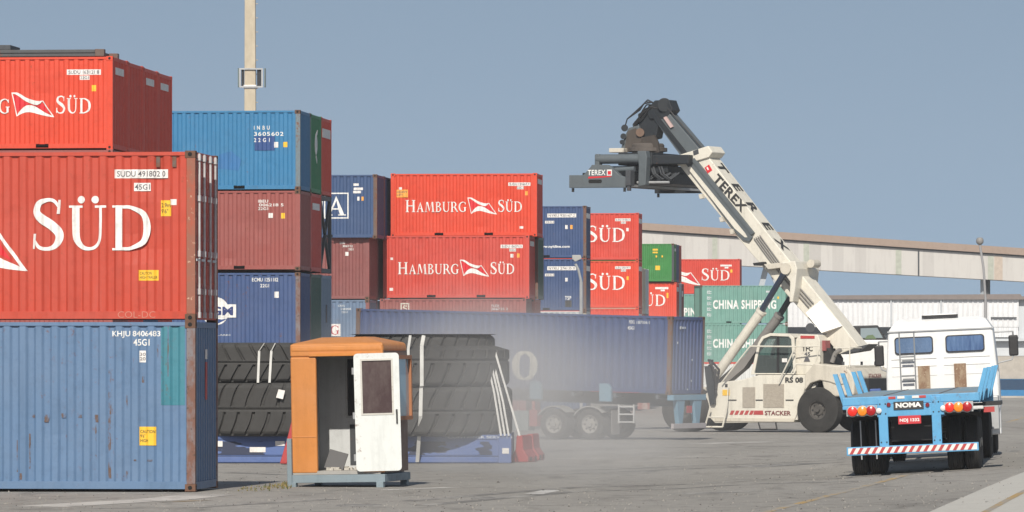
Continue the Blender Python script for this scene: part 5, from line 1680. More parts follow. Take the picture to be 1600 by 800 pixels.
# operator cab
cab_o = [(1173, 585), (1184, 536), (1190, 526), (1203, 520.5), (1234, 522), (1240, 527), (1244, 585)]
yc0, yc1 = .05, 1.45
cabP = [SI(px, py, yc1) for px, py in cab_o]
cin = [(1178.5, 583), (1187.5, 538), (1193, 529.5), (1204, 525), (1232, 526), (1236, 530), (1239.5, 583)]
cinP = [SI(px, py, yc1) for px, py in cin]
def hoop(y0, y1):
    m = MB(); n = len(cabP)
    vs = [(x, y0, z) for x, z in cabP] + [(x, y0, z) for x, z in cinP] + [(x, y1, z) for x, z in cabP] + [(x, y1, z) for x, z in cinP]
    fs = []
    for i in range(n):
        j = (i + 1) % n
        fs += [[i, j, n + j, n + i], [2 * n + i, 3 * n + i, 3 * n + j, 2 * n + j], [i, 2 * n + i, 2 * n + j, j], [n + i, n + j, 3 * n + j, 3 * n + i]]
    return m.add(vs, fs)
cabn = hoop(yc1 - .10, yc1).build('cab', cream, rs_, bevel=.015)
hoop(yc0, yc0 + .1).build('cab_frame', cream, cabn)
m = MB(); n = len(cabP)
for i in (2, 3, 4):           # roof and back as skins between the hoops
    j = (i + 1) % n
    m.add([(cabP[i][0], yc0 + .1, cabP[i][1]), (cabP[j][0], yc0 + .1, cabP[j][1]), (cabP[j][0], yc1 - .1, cabP[j][1]), (cabP[i][0], yc1 - .1, cabP[i][1]),
           (cinP[i][0], yc0 + .1, cinP[i][1]), (cinP[j][0], yc0 + .1, cinP[j][1]), (cinP[j][0], yc1 - .1, cinP[j][1]), (cinP[i][0], yc1 - .1, cinP[i][1])],
          [[0, 1, 2, 3], [7, 6, 5, 4], [0, 3, 7, 4], [1, 5, 6, 2]])
m.build('cab_roof', cream, cabn)
gl = NT('cab_glass')
gl.b.inputs['Base Color'].default_value = (.30, .36, .36, 1)
gl.b.inputs['Roughness'].default_value = .03
gl.b.inputs['Transmission Weight'].default_value = .8
gl.b.inputs['IOR'].default_value = 1.1
for y in (yc1 - .055, yc0 + .05):
    MB().prism(cinP, 'y', y, y + .008).build('window', gl.mat, cabn)
p0, p1 = SI(1215, 526, yc1), SI(1216, 583, yc1)
MB().box(p0[0] - .05, yc1 - .06, p1[1], p0[0] + .05, yc1 - .02, p0[1]).build('door_pillar', blk, cabn)
m = MB()
s0 = SI(1212, 582, .75); 
m.box(s0[0] - .3, .5, s0[1] - .1, s0[0] + .3, 1.0, s0[1] + .55).box(s0[0] - .42, .5, s0[1] + .5, s0[0] - .25, 1.0, s0[1] + 1.05)
m.build('seat', blk, cabn, bevel=.05)
m = MB(); s1 = SI(1195, 583, .75)
m.box(s1[0] - .1, .45, s1[1] - .1, s1[0] + .25, 1.05, s1[1] + .7)
m.build('console', blk, cabn, bevel=.04)
MB().box(cinP[-1][0], yc0, cinP[-1][1] - .3, cinP[0][0], yc1 - .12, cinP[-1][1] + .25).build('cab_base', M['dark_grey'], cabn)
pr([(1222, 560), (1230, 560), (1230, 566), (1222, 566)], yc1, yc1 + .001, yc1 + .01).build('paper_sign', M['plate_white'], cabn)
# hydraulic tower with lettering, and handrails
pr([(1240, 586), (1243, 530), (1250, 522), (1278, 523), (1281, 533), (1281, 586)], 1.2, -.1, 1.2).build('tower', cream, rs_, bevel=.04)
pr([(1251, 524.5), (1273, 524.5), (1273, 529), (1251, 529)], 1.2, 1.201, 1.22).build('tower_label', redm, rs_)
stext('TFC', (1253, 549), (1270, 540.5), 1.2, M['black_ink'], .03)
stext('45', (1257, 556), (1266, 550), 1.2, M['grey_ink'], .03)
pr([(1256, 565), (1259, 558), (1263, 558), (1266, 565)], 1.2, 1.201, 1.215).build('emblem', M['grey_ink'], rs_)
MB().prism([SI(*p, 1.2) for p in ((1280, 533), (1296, 560), (1296, 575), (1280, 575))], 'y', .0, .9).build('hydraulic_block', blk, rs_)
pr([(1281, 532), (1290, 532), (1290, 548), (1281, 548)], 1.0, .6, 1.0).build('valve_block', paint('valve_red', (.28, .08, .08), .2, .3, .1), rs_)
m = MB().path([SP(1300, 566, 1.0), SP(1305, 552, 1.0), SP(1314, 546, 1.0)], .09, 10)
m.build('exhaust_pipe', archg, rs_)
hr = MB()
hr.path([SP(1160, 556, 1.75), SP(1172, 541, 1.75), SP(1239, 541.5, 1.75)], .03)
hr.path([SP(1128, 597, 1.75), SP(1160, 556, 1.75)], .03)
hr.path([SP(1217, 596, 1.75), SP(1241, 546, 1.75)], .03).path([SP(1239, 541.5, 1.75), SP(1282, 541, 1.6)], .022)
hr.path([SP(1236, 584, 1.75), SP(1244, 569, 1.75), SP(1270, 570, 1.75), SP(1273, 577, 1.75)], .03).path([SP(1262, 600, 1.75), SP(1281, 545, 1.75)], .022)
hr.build('handrail', cream, rs_)
pr([(1112, 600), (1180, 538), (1184, 540), (1160, 575), (1130, 600)], .9, .3, .75).build('cab_riser', archg, rs_)
# steps
ld = MB().path([SP(1110, 635, 1.85), SP(1101.5, 667, 1.85), SP(1129, 667, 1.85), SP(1136, 635, 1.85)], .035).path([SP(1106, 652, 1.85), SP(1133, 652, 1.85)], .03).path([SP(1136, 635, 1.85), SP(1138, 600, 1.75)], .025)
ld.build('step_ladder', cream, rs_)
MB().path([SP(1185, 660, 1.6), SP(1188, 671, 1.6), SP(1214, 671, 1.6), SP(1212, 660, 1.6)], .03).build('step', blk, rs_)
# hose bundle at the nose
hs = MB()
rng = random.Random(9)
for i in range(9):
    a = SP(1110 + rng.uniform(-3, 4), 575 + rng.uniform(-14, 5), 1.1 + rng.uniform(-.3, .3))
    b = SP(1120 + rng.uniform(-4, 5), 590 + rng.uniform(-12, 12), 1.5)
    c = SP(1117 + rng.uniform(-3, 3), 618 + rng.uniform(-14, 8), 1.62)
    hs.path([a, (a + b) / 2 + Vector((0, .15, .15)), b, c], .045, 6)
hs.build('hose_bundle', blk, rs_)
pr([(1103, 572), (1112, 572), (1118, 600), (1119, 632), (1112, 632), (1106, 600)], 1.56, 1.56, 1.7).build('hose_guard', sdark, rs_)
# boom: outer section, inner section
YO = .46
outer = [(1052, 249), (1090, 228), (1107, 243), (1210, 378), (1269, 450), (1317, 509.5), (1342, 541.5), (1311, 553.5), (1286, 522.5), (1259, 494), (1222, 452), (1159, 379)]
bo = pr([(1056, 252), (1105, 243), (1210, 378), (1269, 450), (1317, 509.5), (1342, 541.5), (1311, 553.5), (1286, 522.5), (1259, 494), (1222, 452), (1159, 379)], YO, -YO, YO)
boom = bo.build('boom', cream, rs_, bevel=.03)
# collar
pr([(1052, 250), (1057, 244), (1108, 228), (1115, 238), (1109, 246), (1062, 260)], YO, -YO - .10, YO + .10).build('boom_collar', cream, boom, bevel=.03)
for (px, py) in ((1064, 248), (1087, 239)):
    pr([(px - 4, py - 3), (px + 4, py - 6), (px + 5, py + 1), (px - 3, py + 4)], YO + .1, YO + .101, YO + .115).build('collar_slot', M['dark_grey'], boom)
# energy-chain track on the near side
def off(p, q, d):
    v = Vector((q[0] - p[0], q[1] - p[1])); v = Vector((-v.y, v.x)).normalized() * d
    return v
pr([(1073, 256), (1083, 252), (1172, 360), (1177, 371), (1172, 378), (1163, 375), (1150, 362)], YO, YO + .001, YO + .10).build('cable_tray', sgrey, boom, bevel=.01)
pr([(1076, 262), (1081, 260), (1166, 364), (1170, 371), (1166, 371), (1150, 357)], YO, YO + .102, YO + .125).build('tray_channel', cream, boom)
pr([(1082, 250), (1087, 247), (1180, 364), (1176, 367)], YO, YO + .003, YO + .14).build('tube_run', sgrey, boom)
m = MB()
for i in range(4):
    a = (1178 + i * 3.0, 372 - i * 1.5)
    m.path([SP(a[0], a[1], YO + .06), SP(a[0] + 40, a[1] + 55, YO + .06)], .022, 6)
for i in range(3):
    a = (1222 + i * 3.5, 432 - i * 3)
    m.path([SP(a[0], a[1], YO + .06), SP(a[0] + 42, a[1] + 48, YO + .06)], .03, 6)
m.build('pipe_run', archg, boom)
for px, py in ((1098, 307), (1130, 343), (1146, 362)):
    pr([(px - 3, py - 3), (px + 2, py - 4), (px + 4, py + 3), (px - 1, py + 4)], YO, YO + .001, YO + .2).build('bracket', cream2, boom)
# lettering along the boom side: TEREX, and on the boom top
def boom_text(s, pa, pb, hpx, yl, mat, bold=.05, spacing=1.0):
    A, B = Vector(SI(*pa, yl)), Vector(SI(*pb, yl))
    dirv = (B - A)
    nrm = Vector((-dirv.y, dirv.x)).normalized()
    if nrm.y < 0: nrm = -nrm
    vs, fs = text_mesh(s, spacing, bold)
    xs = [v[0] for v in vs]; ys = [v[1] for v in vs]
    V = []
    for x, y in vs:
        t = (x - min(xs)) / (max(xs) - min(xs))
        h = (y - min(ys)) / (max(ys) - min(ys)) * hpx / 40.0
        q = A + dirv * t + nrm * h
        V.append((q.x, yl + .012, q.y))
    return MB().add(V, fs).build('lettering', mat, boom)
boom_text('TEREX', (1113, 281), (1159, 333), 15, YO, M['black_ink'], .035, 1.08)
pr([(1101, 262), (1108, 257), (1113, 266), (1106, 271)], YO, YO + .002, YO + .012).build('emblem', M['logo_red'], boom)
m = MB(); pr([(1104, 262), (1106, 260.5), (1108, 265), (1106, 266)], YO, YO + .0125, YO + .016, m); m.build('emblem_mark', M['plate_white'], boom)
# top face letters
e0, e1 = Vector(SI(1105, 243, YO)), Vector(SI(1210, 378, YO))
ed = (e1 - e0).normalized(); en = Vector((-ed.y, ed.x)); en = en if en.y > 0 else -en
for ch, t in zip('TEREX', (.14, .37, .60, .82, 1.03)):
    vs, fs = text_mesh(ch, 1, .04)
    xs = [v[0] for v in vs]; ys = [v[1] for v in vs]
    base_ = e0 + (e1 - e0) * t
    V = []
    for x, y in vs:
        u = (x - (max(xs) + min(xs)) / 2) / (max(ys) - min(ys)); v = (y - min(ys)) / (max(ys) - min(ys)) - .5
        q = base_ + ed * (v * -.55 * 0 + u * .62) + en * .012
        V.append((q.x, -v * .62 * -1 * -1, q.y))
    MB().add(V, fs).build('lettering', M['black_ink'], boom)
# pale side box near the boom foot
q = [SI(*p, YO) for p in ((1266, 489), (1283, 469.5), (1317, 509.5), (1291, 520.5))]
dy = (.42, .06, .06, .42)          # the box leans out at its lower edge, so its face looks up at the sun
MB().add([(x, YO + .001, z) for x, z in q] + [(x, YO + d_, z) for (x, z), d_ in zip(q, dy)],
         [[0, 1, 2, 3], [7, 6, 5, 4], [0, 4, 5, 1], [1, 5, 6, 2], [2, 6, 7, 3], [3, 7, 4, 0]]).build('side_box', paint('box_white', (.76, .745, .70), .05, .05, 0, rough=.3), boom, bevel=.02)
pr([(1342, 541.5), (1357, 537.5), (1345, 548), (1311, 553.5)], YO, -YO + .05, YO - .02).build('boom_foot', M['dark_grey'], boom)
# pivot bracket for the cylinders
pr([(1222, 409), (1243, 408), (1246, 420), (1243, 450), (1239, 472), (1234, 472), (1235, 440), (1226, 428)], YO + .5, -.95, YO + .55).build('cylinder_bracket', cream, boom, bevel=.04)
pr([(1193, 413), (1224, 410), (1224, 418), (1200, 421)], YO + .3, -.3, YO + .3).build('bracket_arm', cream2, boom, bevel=.02)
pr([(1176, 411), (1192, 409), (1193, 413), (1178, 415)], YO + .3, .1, YO + .3).build('work_lamp', blk, boom)
MB().tube(SP(1228, 420, 1.06), SP(1228, 420, 1.06) + Vector((0, .06, 0)), .22, 16).build('pivot_pin', cream2, boom)
MB().tube(SP(1272, 412, .0) + Vector((0, -.3, 0)), SP(1272, 412, .0) + Vector((0, .3, 0)), .16, 14).build('top_roller', cream2, boom)
MB().tube(SP(1266, 512, YO + .3), SP(1266, 512, YO + .5), .18, 16).build('round_lamp', M['dark_grey'], rs_)
# inner section
inn = pr([(1014, 176), (1036, 166), (1100, 241), (1070, 253)], .34, -.34, .34).build('boom_extension', sgrey, boom, bevel=.02)
pr([(1018, 178), (1024, 175), (1079, 245), (1073, 248)], .34, .341, .40).build('side_rail', sdark, inn)
pr([(1038, 184), (1042, 182), (1053, 198), (1049, 200)], .34, .341, .43).build('marker_tube', plain('marker_pale', (.52, .38, .36), .6), inn)
m = MB()
for i in range(4): m.path([SP(1028 + i * 4, 168 - i, .1 + .08 * i), SP(1088 + i * 4, 238 - i, .1 + .08 * i)], .03, 6)
m.build('hose_run', blk, inn)
hd = MB()
hd.tube(SP(1038, 164, -.42), SP(1038, 164, .42), .28, 18)
pr([(1010, 172), (1024, 157), (1046, 156), (1052, 172), (1040, 186), (1016, 186)], .3, -.3, .36, hd)
hdo = hd.build('boom_head', sdark, inn, bevel=.02)
# hanger between boom head and rotator
hg = pr([(1012, 174), (1024, 172), (1034, 196), (1030, 216), (1006, 222), (998, 212), (1004, 190)], 0, -.28, .28).build('hanger', sdark, hdo, bevel=.03)
pr([(985, 200), (1000, 196), (1006, 212), (1012, 228), (1020, 236), (972, 236), (978, 214)], .25, .10, .40).build('hanger_plate', sgrey, hg, bevel=.02)
MB().tube(SP(1000, 207, .3), SP(1000, 207, .52), .17, 14).tube(SP(1005, 228, .3), SP(1005, 228, .52), .12, 14).build('pivot_pin', paint('pin_brown', (.16, .10, .07), .2, .3, .3), hg)
m = MB()
rng = random.Random(21)
for i in range(12):
    t0 = rng.uniform(-.35, .35)
    a = SP(1022 + rng.uniform(-6, 10), 165 + rng.uniform(-6, 6), t0)
    b = SP(1004 + rng.uniform(-8, 6), 176 + rng.uniform(-5, 12), t0 * 1.2)
    c = SP(992 + rng.uniform(-8, 12), 198 + rng.uniform(-8, 8), t0)
    d2 = SP(1000 + rng.uniform(-12, 14), 226 + rng.uniform(-6, 8), t0)
    m.path([a, (a + b) / 2 + Vector((0, 0, .1)), b, c, d2], .028, 6)
for i in range(3):
    m.path([SP(1020, 160, -.2 + i * .2), SP(1012 - i * 3, 156 + i * 3, -.2 + i * .2), SP(1000, 168 + i * 2, -.2 + i * .2), SP(980, 186, -.2 + i * .2), SP(976, 200, -.2 + i * .2)], .026, 6)
m.build('hose_bundle', blk, hdo)
# rotator and spreader: own frame under the hanger
pc = SP(1012, 240, 0)
sp_e = bpy.data.objects.new('spreader', None); C.objects.link(sp_e); sp_e.parent = rs_
sp_e.location = pc
sp_e.rotation_euler = (0, R(0.5), -R(150) - R(27) + R(0))      # x = container width direction, y = length, away from us
spb = MB()
spb.lathe([(.02, .40), (.60, .40), (.66, .34), (.66, .24), (.78, .22), (.78, .08), (.62, .06), (.62, .0), (.02, .0)], 'z', n=28)
rot_o = spb.build('rotator', paint('rotator_tan', (.10, .085, .075), .2, .3, .2), sp_e)
MB().box(-1.35, -.75, .03, -.70, -.35, .20).build('valve_box', cream2, sp_e, bevel=.02)
MB().box(-.75, -1.15, -.5, .75, 1.3, -.001).build('head_frame', sdark, sp_e, bevel=.03)
m = MB().tube((-1.62, -1.25, -.25), (.55, -1.25, -.25), .19, 16)
m.build('damping_cylinder', sgrey, sp_e, smooth=True)
MB().box(-1.66, -1.42, -.55, -1.45, -1.08, -.05).build('cylinder_mount', sgrey, sp_e, bevel=.05)
MB().prism([(.25, .05), (.62, .05), (.68, -.2), (.62, -1.3), (.30, -1.35), (.32, -.5)], 'y', -1.5, -1.1).build('support_arm', sgrey, sp_e, bevel=.03)
MB().box(.56, -1.1, -.46, 2.3, 1.35, -.10).build('cross_beam', sdark, sp_e, bevel=.03)
# main and telescopic beams along y
m = MB()
m.box(-1.75, -2.3, -1.30, -1.25, 5.3, -.82).box(-.55, -2.3, -1.30, -.05, 5.3, -.82)
m.build('telescopic_beam', sdark, sp_e, bevel=.02)
m = MB().box(-1.8, -.9, -.80, 1.3, 1.2, -.52).box(-.04, -.7, -1.25, 1.5, 3.2, -.81)
m.build('main_frame', sdark, sp_e, bevel=.03)
for y, mt in ((-2.45, sgrey), (5.4, sdark)):
    prof = [(-1.24, -1.42), (1.24, -1.42), (1.24, -1.02), (.98, -.95), (.60, -.62), (.38, -.52), (-.25, -.52), (-.30, -.60), (-.62, -.92), (-1.24, -.92)]
    prof = [(x - .95, z) for x, z in prof]
    eb = MB().prism(prof, 'y', y - .14, y + .14).build('end_beam', mt, sp_e, bevel=.02)
    m = MB()
    for x in (-2.08, .18): m.tube((x, y, -1.43), (x, y, -1.58), .055, 10)
    m.build('twist_lock', blk, eb)
    if y < 0:
        vs, fs = text_mesh('TEREX', 1.12, .025)
        xs = [v[0] for v in vs]; ys = [v[1] for v in vs]
        V = [(-1.37 + (x - min(xs)) / (max(xs) - min(xs)) * .78, y - .146, -.93 + (yy - min(ys)) / (max(ys) - min(ys)) * .21) for x, yy in vs]
        MB().add(V, fs).build('lettering', M['white_letter'], eb)
        MB().box(-.53, y - .15, -.95, -.31, y - .141, -.71).build('emblem', M['plate_white'], eb)
        MB().box(-.49, y - .156, -.91, -.35, y - .151, -.77).build('emblem_mark', M['logo_red'], eb)
        MB().prism([(-1.35, -1.06), (-.35, -1.00), (-.33, -.96), (-1.33, -.985)], 'y', y - .15, y - .141).build('stripe', M['logo_red'], eb)
        MB().prism(rrect(-1.33, -1.24, -.75, -1.10, .06), 'y', y - .15, y - .141).build('slot', M['hole'], eb)
        MB().box(.30, y - .2, -1.35, .52, y + .2, -.75).box(.34, y - .16, -1.55, .48, y, -1.34).build('corner_guide', M['dark_grey'], eb, bevel=.02)
MB().box(.0, -2.3, -1.36, .10, 5.2, -1.27).build('guide_pipe', M['galv'], sp_e)
m = MB()
for i in range(7):
    y0_ = -1 + i * .4
    m.path([(-.3 + .1 * i, y0_, -.55), (.3, y0_ + .2, -.72), (.9, y0_ + .5, -.65), (1.3, y0_ + .9, -.9)], .03, 6)
m.build('hose_bundle', blk, sp_e)
m = MB()
rng = random.Random(33)
for i in range(10):
    x0_ = rng.uniform(-.2, 1.2)
    m.path([(x0_, -.95, -.55), (x0_ + .15, -1.05, -.85), (x0_ + .4, -.95, -1.05), (x0_ + .7, -.8, -.8)], .03, 6)
m.build('hose_loop', M['dark_grey'], sp_e)
MB().tube((-1.3, -1.6, -.72), (.2, -1.6, -.66), .10, 12).build('side_shift_cylinder', sgrey, sp_e)
MB().tube((.1, -1.15, -1.18), (1.5, -1.15, -1.18), .05, 8).build('steel_pipe', M['galv'], sp_e)
m = MB()
for px, py, r in ((976, 200, .14), (974, 213, .12), (972, 222, .10)): m.tube(SP(px, py, .25), SP(px, py, .5), r, 12)
m.build('hydraulic_fitting', sdark, hg)
pr([(980, 205), (992, 200), (1000, 216), (1004, 238), (974, 238), (976, 226)], .5, .42, .46).build('cheek_plate', paint('cheek_rust', (.075, .062, .052), .15, .3, .2), hg)
pr([(1000, 215), (1022, 211), (1028, 222), (1030, 238), (1000, 240)], .45, .35, .45).build('cheek_plate', paint('cheek_rust_dark', (.06, .05, .043), .15, .3, .2), hg)
# lift cylinders
for yl, pa, pb, pc_, mt in ((1.0, (1118, 588), (1188, 489), (1227, 424), cream), (-.95, (1156, 578), (1216, 496), (1250, 440), archg)):
    a, b, c = SP(*pa, yl), SP(*pb, yl), SP(*pc_, yl)
    cy = MB().tube(a, b, .19, 16).build('lift_cylinder', mt, rs_)
    MB().tube(b, b + (b - a).normalized() * .12, .22, 16).build('gland', mt, cy)
    MB().tube(b, c, .12, 14).build('rod', plain('rod_chrome', (.10, .12, .17), .2, .8) if yl > 0 else M['dark_grey'], cy)

# ------------------------------------------------------------ far setting: gallery, buildings, lamps, pole
Dg = 430.0
def P3(px, py, D): return Vector((wx(px, D), D, wz(py, D)))
gal = thing('conveyor_gallery', 'long elevated conveyor gallery of pale panels with a brown roof, sloping down to the right', 'conveyor', (wx(1000, Dg), Dg, wz(410, Dg)))
go = gal.location.copy()
shm = NT('gallery_panels')
sv = shm.coords((1, 1, 1), False)
spx = shm.n('ShaderNodeSeparateXYZ'); shm.l(sv, spx.inputs[0])
def floor_(v, mul):
    a = shm.n('ShaderNodeMath', operation='MULTIPLY', _1=mul); shm.l(v, a.inputs[0])
    b = shm.n('ShaderNodeMath', operation='FLOOR'); shm.l(a.outputs[0], b.inputs[0])
    return b.outputs[0]
wn = shm.n('ShaderNodeTexWhiteNoise', noise_dimensions='1D'); shm.l(floor_(spx.outputs[0], 1 / .95), wn.inputs['W'])
cgal = shm.mix(shm.ramp(wn.outputs['Value'], .55, .95, 0, 1), (.50, .485, .465), (.42, .405, .39))
st = shm.noise(shm.coords((2.5, 1, .3), False), 1.2, 6, .7)
cgal = shm.mix(shm.ramp(st, .5, .75, 0, .5), cgal, (.33, .31, .30))
shm.l(cgal, shm.b.inputs['Base Color']); shm.b.inputs['Roughness'].default_value = .85
def seg(x0, y0t, y0b, x1, y1t, y1b, d0, d1, name, mat, par):
    m = MB()
    vs = []
    for dd in (d0, d1):
        for (x, y) in ((x0, y0t), (x1, y1t), (x1, y1b), (x0, y0b)):
            q = P3(x, y, Dg); vs.append((q.x - go.x, dd, q.z - go.z))
    m.add(vs, [[0, 1, 2, 3], [7, 6, 5, 4], [0, 4, 5, 1], [1, 5, 6, 2], [2, 6, 7, 3], [3, 7, 4, 0]])
    return m.build(name, mat, par)
wall_o = seg(960, 353, 404, 1760, 408, 449, 0, 3.0, 'wall', shm.mat, gal)
seg(955, 345, 356, 1765, 399, 410, -.35, 3.35, 'roof', paint('gallery_roof', (.30, .225, .18), .2, .15, 0), gal)
seg(955, 356.3, 358.5, 1765, 410.3, 412, -.12, -.01, 'painted_eave_shade', M['dark_grey'], gal)  # dark strip under the roof edge, shade given as colour
gp = plain('panel_green', (.38, .40, .345), .8, var=.15); op = plain('panel_orange', (.45, .38, .32), .8, var=.15)
for px, wpx, mt in ((1117, 8, gp), (1260, 9, gp), (1404, 9, gp), (1548, 9, gp), (1560, 13, op), (1694, 9, gp)):
    k = (px - 960) / 800.0
    yt, yb = 353 + 55 * k + 6, 404 + 45 * k - .5
    seg(px - wpx / 2, yt, yb, px + wpx / 2, yt + .5, yb + .4, -.03, -.005, 'panel', mt, wall_o)
k = (1436 - 960) / 800
seg(1434, 353 + 55 * k + 6, 404 + 45 * k, 1436.5, 353 + 55 * k + 6, 404 + 45 * k, -.03, -.005, 'open_joint', M['dark_grey'], wall_o)
legm = paint('leg_grey', (.38, .42, .46), .2, .2, 0)
m = MB()
gz_far = gz(0, Dg)
def gl_(px, py): q = P3(px, py, Dg); return Vector((q.x - go.x, 1.5, q.z - go.z))
foot_z = gz_far - go.z
for a, b in ((1200, 1190), (1203, 1218)):
    q = gl_(a, 412); e = gl_(b, 450); dirn = (e - q).normalized(); t = (foot_z - q.z) / dirn.z
    MB().beam(q, q + dirn * t, .45, .45).build('support_leg', legm, gal)
for px, y0 in ((1539, 432), (1546, 432), (1700, 440)):
    q = gl_(px, y0); MB().beam(q, (q.x, q.y, foot_z), .28 if px != 1539 else .42, .3).build('support_leg', legm if px != 1546 else M['dark_grey'], gal)  # the dark beam forms the dark right edge of the pale leg
# warehouse
Dw = 362.0
wg = gz(0, Dw)
whs = thing('warehouse', 'long white ribbed warehouse with blue lower wall behind the white truck', 'warehouse', (wx(1225, Dw), Dw, wg))
wo = whs.location.copy()
def wxl(px): return wx(px, Dw) - wo.x
def wzl(py): return wz(py, Dw) - wo.z
rib = NT('white_cladding')
rv = rib.coords((1, 1, 1), False)
wv = rib.n('ShaderNodeTexWave', wave_type='BANDS', bands_direction='X', wave_profile='SIN')
wv.inputs['Scale'].default_value = .72
rib.l(rv, wv.inputs['Vector'])
cc = rib.mix(rib.ramp(rib.noise(rib.coords((1, 1, .3), False), .6, 5), .4, .7), (.76, .77, .79), (.66, .68, .71))
rib.l(cc, rib.b.inputs['Base Color']); rib.b.inputs['Roughness'].default_value = .6
bp = rib.n('ShaderNodeBump'); bp.inputs['Strength'].default_value = .8; bp.inputs['Distance'].default_value = .08
rib.l(wv.outputs['Fac'], bp.inputs['Height']); rib.l(bp.outputs[0], rib.b.inputs['Normal'])
# real ribs on the upper cladding
def ribbed(x0, x1, z0, z1, y, name, mat, pitch=.36):
    m = MB()
    n = int((x1 - x0) / pitch)
    vs, fs = [], []
    xs = []
    for i in range(n + 1):
        for t, dd in ((0, 0), (.6, 0), (.68, -.06), (.92, -.06)):
            x = x0 + (i + t) * (x1 - x0) / (n + 1)
            xs.append((x, dd))
    xs.append((x1, 0))
    for x, dd in xs: vs += [(x, y + dd, z0), (x, y + dd, z1)]
    for i in range(len(xs) - 1): fs.append([2 * i, 2 * i + 2, 2 * i + 3, 2 * i + 1])
    m.add(vs, fs)
    return m.build(name, mat, whs)
wclad = paint('clad_white', (.68, .69, .71), .2, .25, .02)
wgrey = plain('clad_grey', (.52, .55, .58), .7, var=.1, vscale=.5)
wb = plain('wall_beige', (.40, .37, .33), .85, var=.2, vscale=1.2)
ww = plain('wall_white', (.66, .66, .65), .8, var=.1, vscale=.8)
bl1 = paint('wall_blue', (.022, .17, .38), .2, .2, .05)
bl2 = paint('wall_blue_shaded', (.010, .045, .105), .2, .2, .05)
xA, xB = wxl(1225), wxl(1780)
ribbed(xA, wxl(1592), wzl(511), wzl(466), 0, 'cladding', wclad)
m = MB().box(xA, -.22, wzl(468.5), wxl(1594), -.07, wzl(467))
for px in (1300, 1392, 1470): m.tube((wxl(px), -.14, wzl(511)), (wxl(px), -.14, wzl(468.5)), .06, 8)
m.build('gutter', wgrey, whs)
MB().box(wxl(1592), .3, wzl(533), xB, .6, wzl(467)).build('wall', wgrey, whs)
MB().prism([(wxl(1225), wzl(468)), (wxl(1225), wzl(462)), (wxl(1594), wzl(459.5)), (wxl(1596), wzl(463)), (xB, wzl(464)), (xB, wzl(468))], 'y', -.3, 26).build('roof', paint('roof_brown', (.20, .17, .16), .2, .2, 0), whs)
ribbed(wxl(1452), wxl(1591), wzl(527), wzl(511.5), -.12, 'cladding', wclad)
MB().box(wxl(1548), -.2, wzl(497), wxl(1588), -.07, wzl(495.5)).box(wxl(1538), -.18, wzl(511), wxl(1539.5), -.07, wzl(463)).build('cladding_joint', M['dark_grey'], whs)
MB().box(wxl(1540), -.35, wzl(533), xB, .2, wzl(529)).build('ledge', wgrey, whs)
MB().box(wxl(1340), .25, wzl(556), xB, .5, wzl(533.5)).build('wall', wgrey, whs)
MB().box(wxl(1340), -.1, wzl(592), xB, .5, wzl(556.5)).build('wall', wb, whs)
MB().box(wxl(1340), -.25, 0, xB, .5, wzl(592.5)).build('blue_wall', bl1, whs)
MB().box(wxl(1556), -.262, wzl(609), xB, -.25, wzl(593)).build('shaded_band', bl2, whs)  # shade along the top of the blue wall, put into a darker blue
MB().box(xA, .8, 0, wxl(1340), 1.2, wzl(521)).build('wall', ww, whs)
MB().box(xA, .9, wzl(521), wxl(1592), 1.3, wzl(511)).build('ribbon_window', M['glass_dark'], whs)
MB().box(xA, 1.4, 0, xB, 25, wzl(468.5)).build('hall', wgrey, whs)
MB().box(wxl(1548), -1.2, 0, xB, -.27, .12).build('footing', wb, whs)
# white loader lorry parked behind the stacker
Dv = 262.0
vg = gz(0, Dv)
vx = wx(1330, Dv)
lo = thing('parked_truck', 'white parked truck with a dark windscreen half hidden behind the stacker', 'truck', (vx, Dv, vg))
vs_ = FPX / Dv
def vX(px): return (px - 1330) / vs_
def vZ(py): return wz(py, Dv) - vg
MB().box(vX(1262), 0, 1.0, vX(1412), 2.4, vZ(531)).build('body', plain('lorry_white', (.70, .70, .69), .5, var=.1), lo, bevel=.08)
m = MB().prism([(vX(1322), vZ(531)), (vX(1336), vZ(509)), (vX(1372), vZ(508)), (vX(1386), vZ(531))], 'y', .2, 2.2)
cb = m.build('cab', M['black_metal'], lo, bevel=.05)
MB().prism([(vX(1345), vZ(528)), (vX(1345), vZ(513)), (vX(1371), vZ(512)), (vX(1380), vZ(528))], 'y', .18, .2).build('windscreen', plain('screen_pale', (.22, .27, .29), .1), cb)
MB().prism([(vX(1351), vZ(529.5)), (vX(1356), vZ(524)), (vX(1364), vZ(523)), (vX(1370), vZ(529.5))], 'y', .165, .178).build('painted_reflection', plain('reflection_green', (.10, .15, .07), .5), cb)  # green reflection in the windscreen, made as a flat coloured piece
for x in (vX(1290), vX(1380)):
    for y in (.2, 2.2):
        o = link('wheel', TW2, dusty, lo); o.location = (x, y, .51); o.rotation_euler = (0, 0, 0 if y < 1 else math.pi)
MB().box(vX(1258), .3, .55, vX(1416), 2.1, .99).build('chassis', blk, lo)
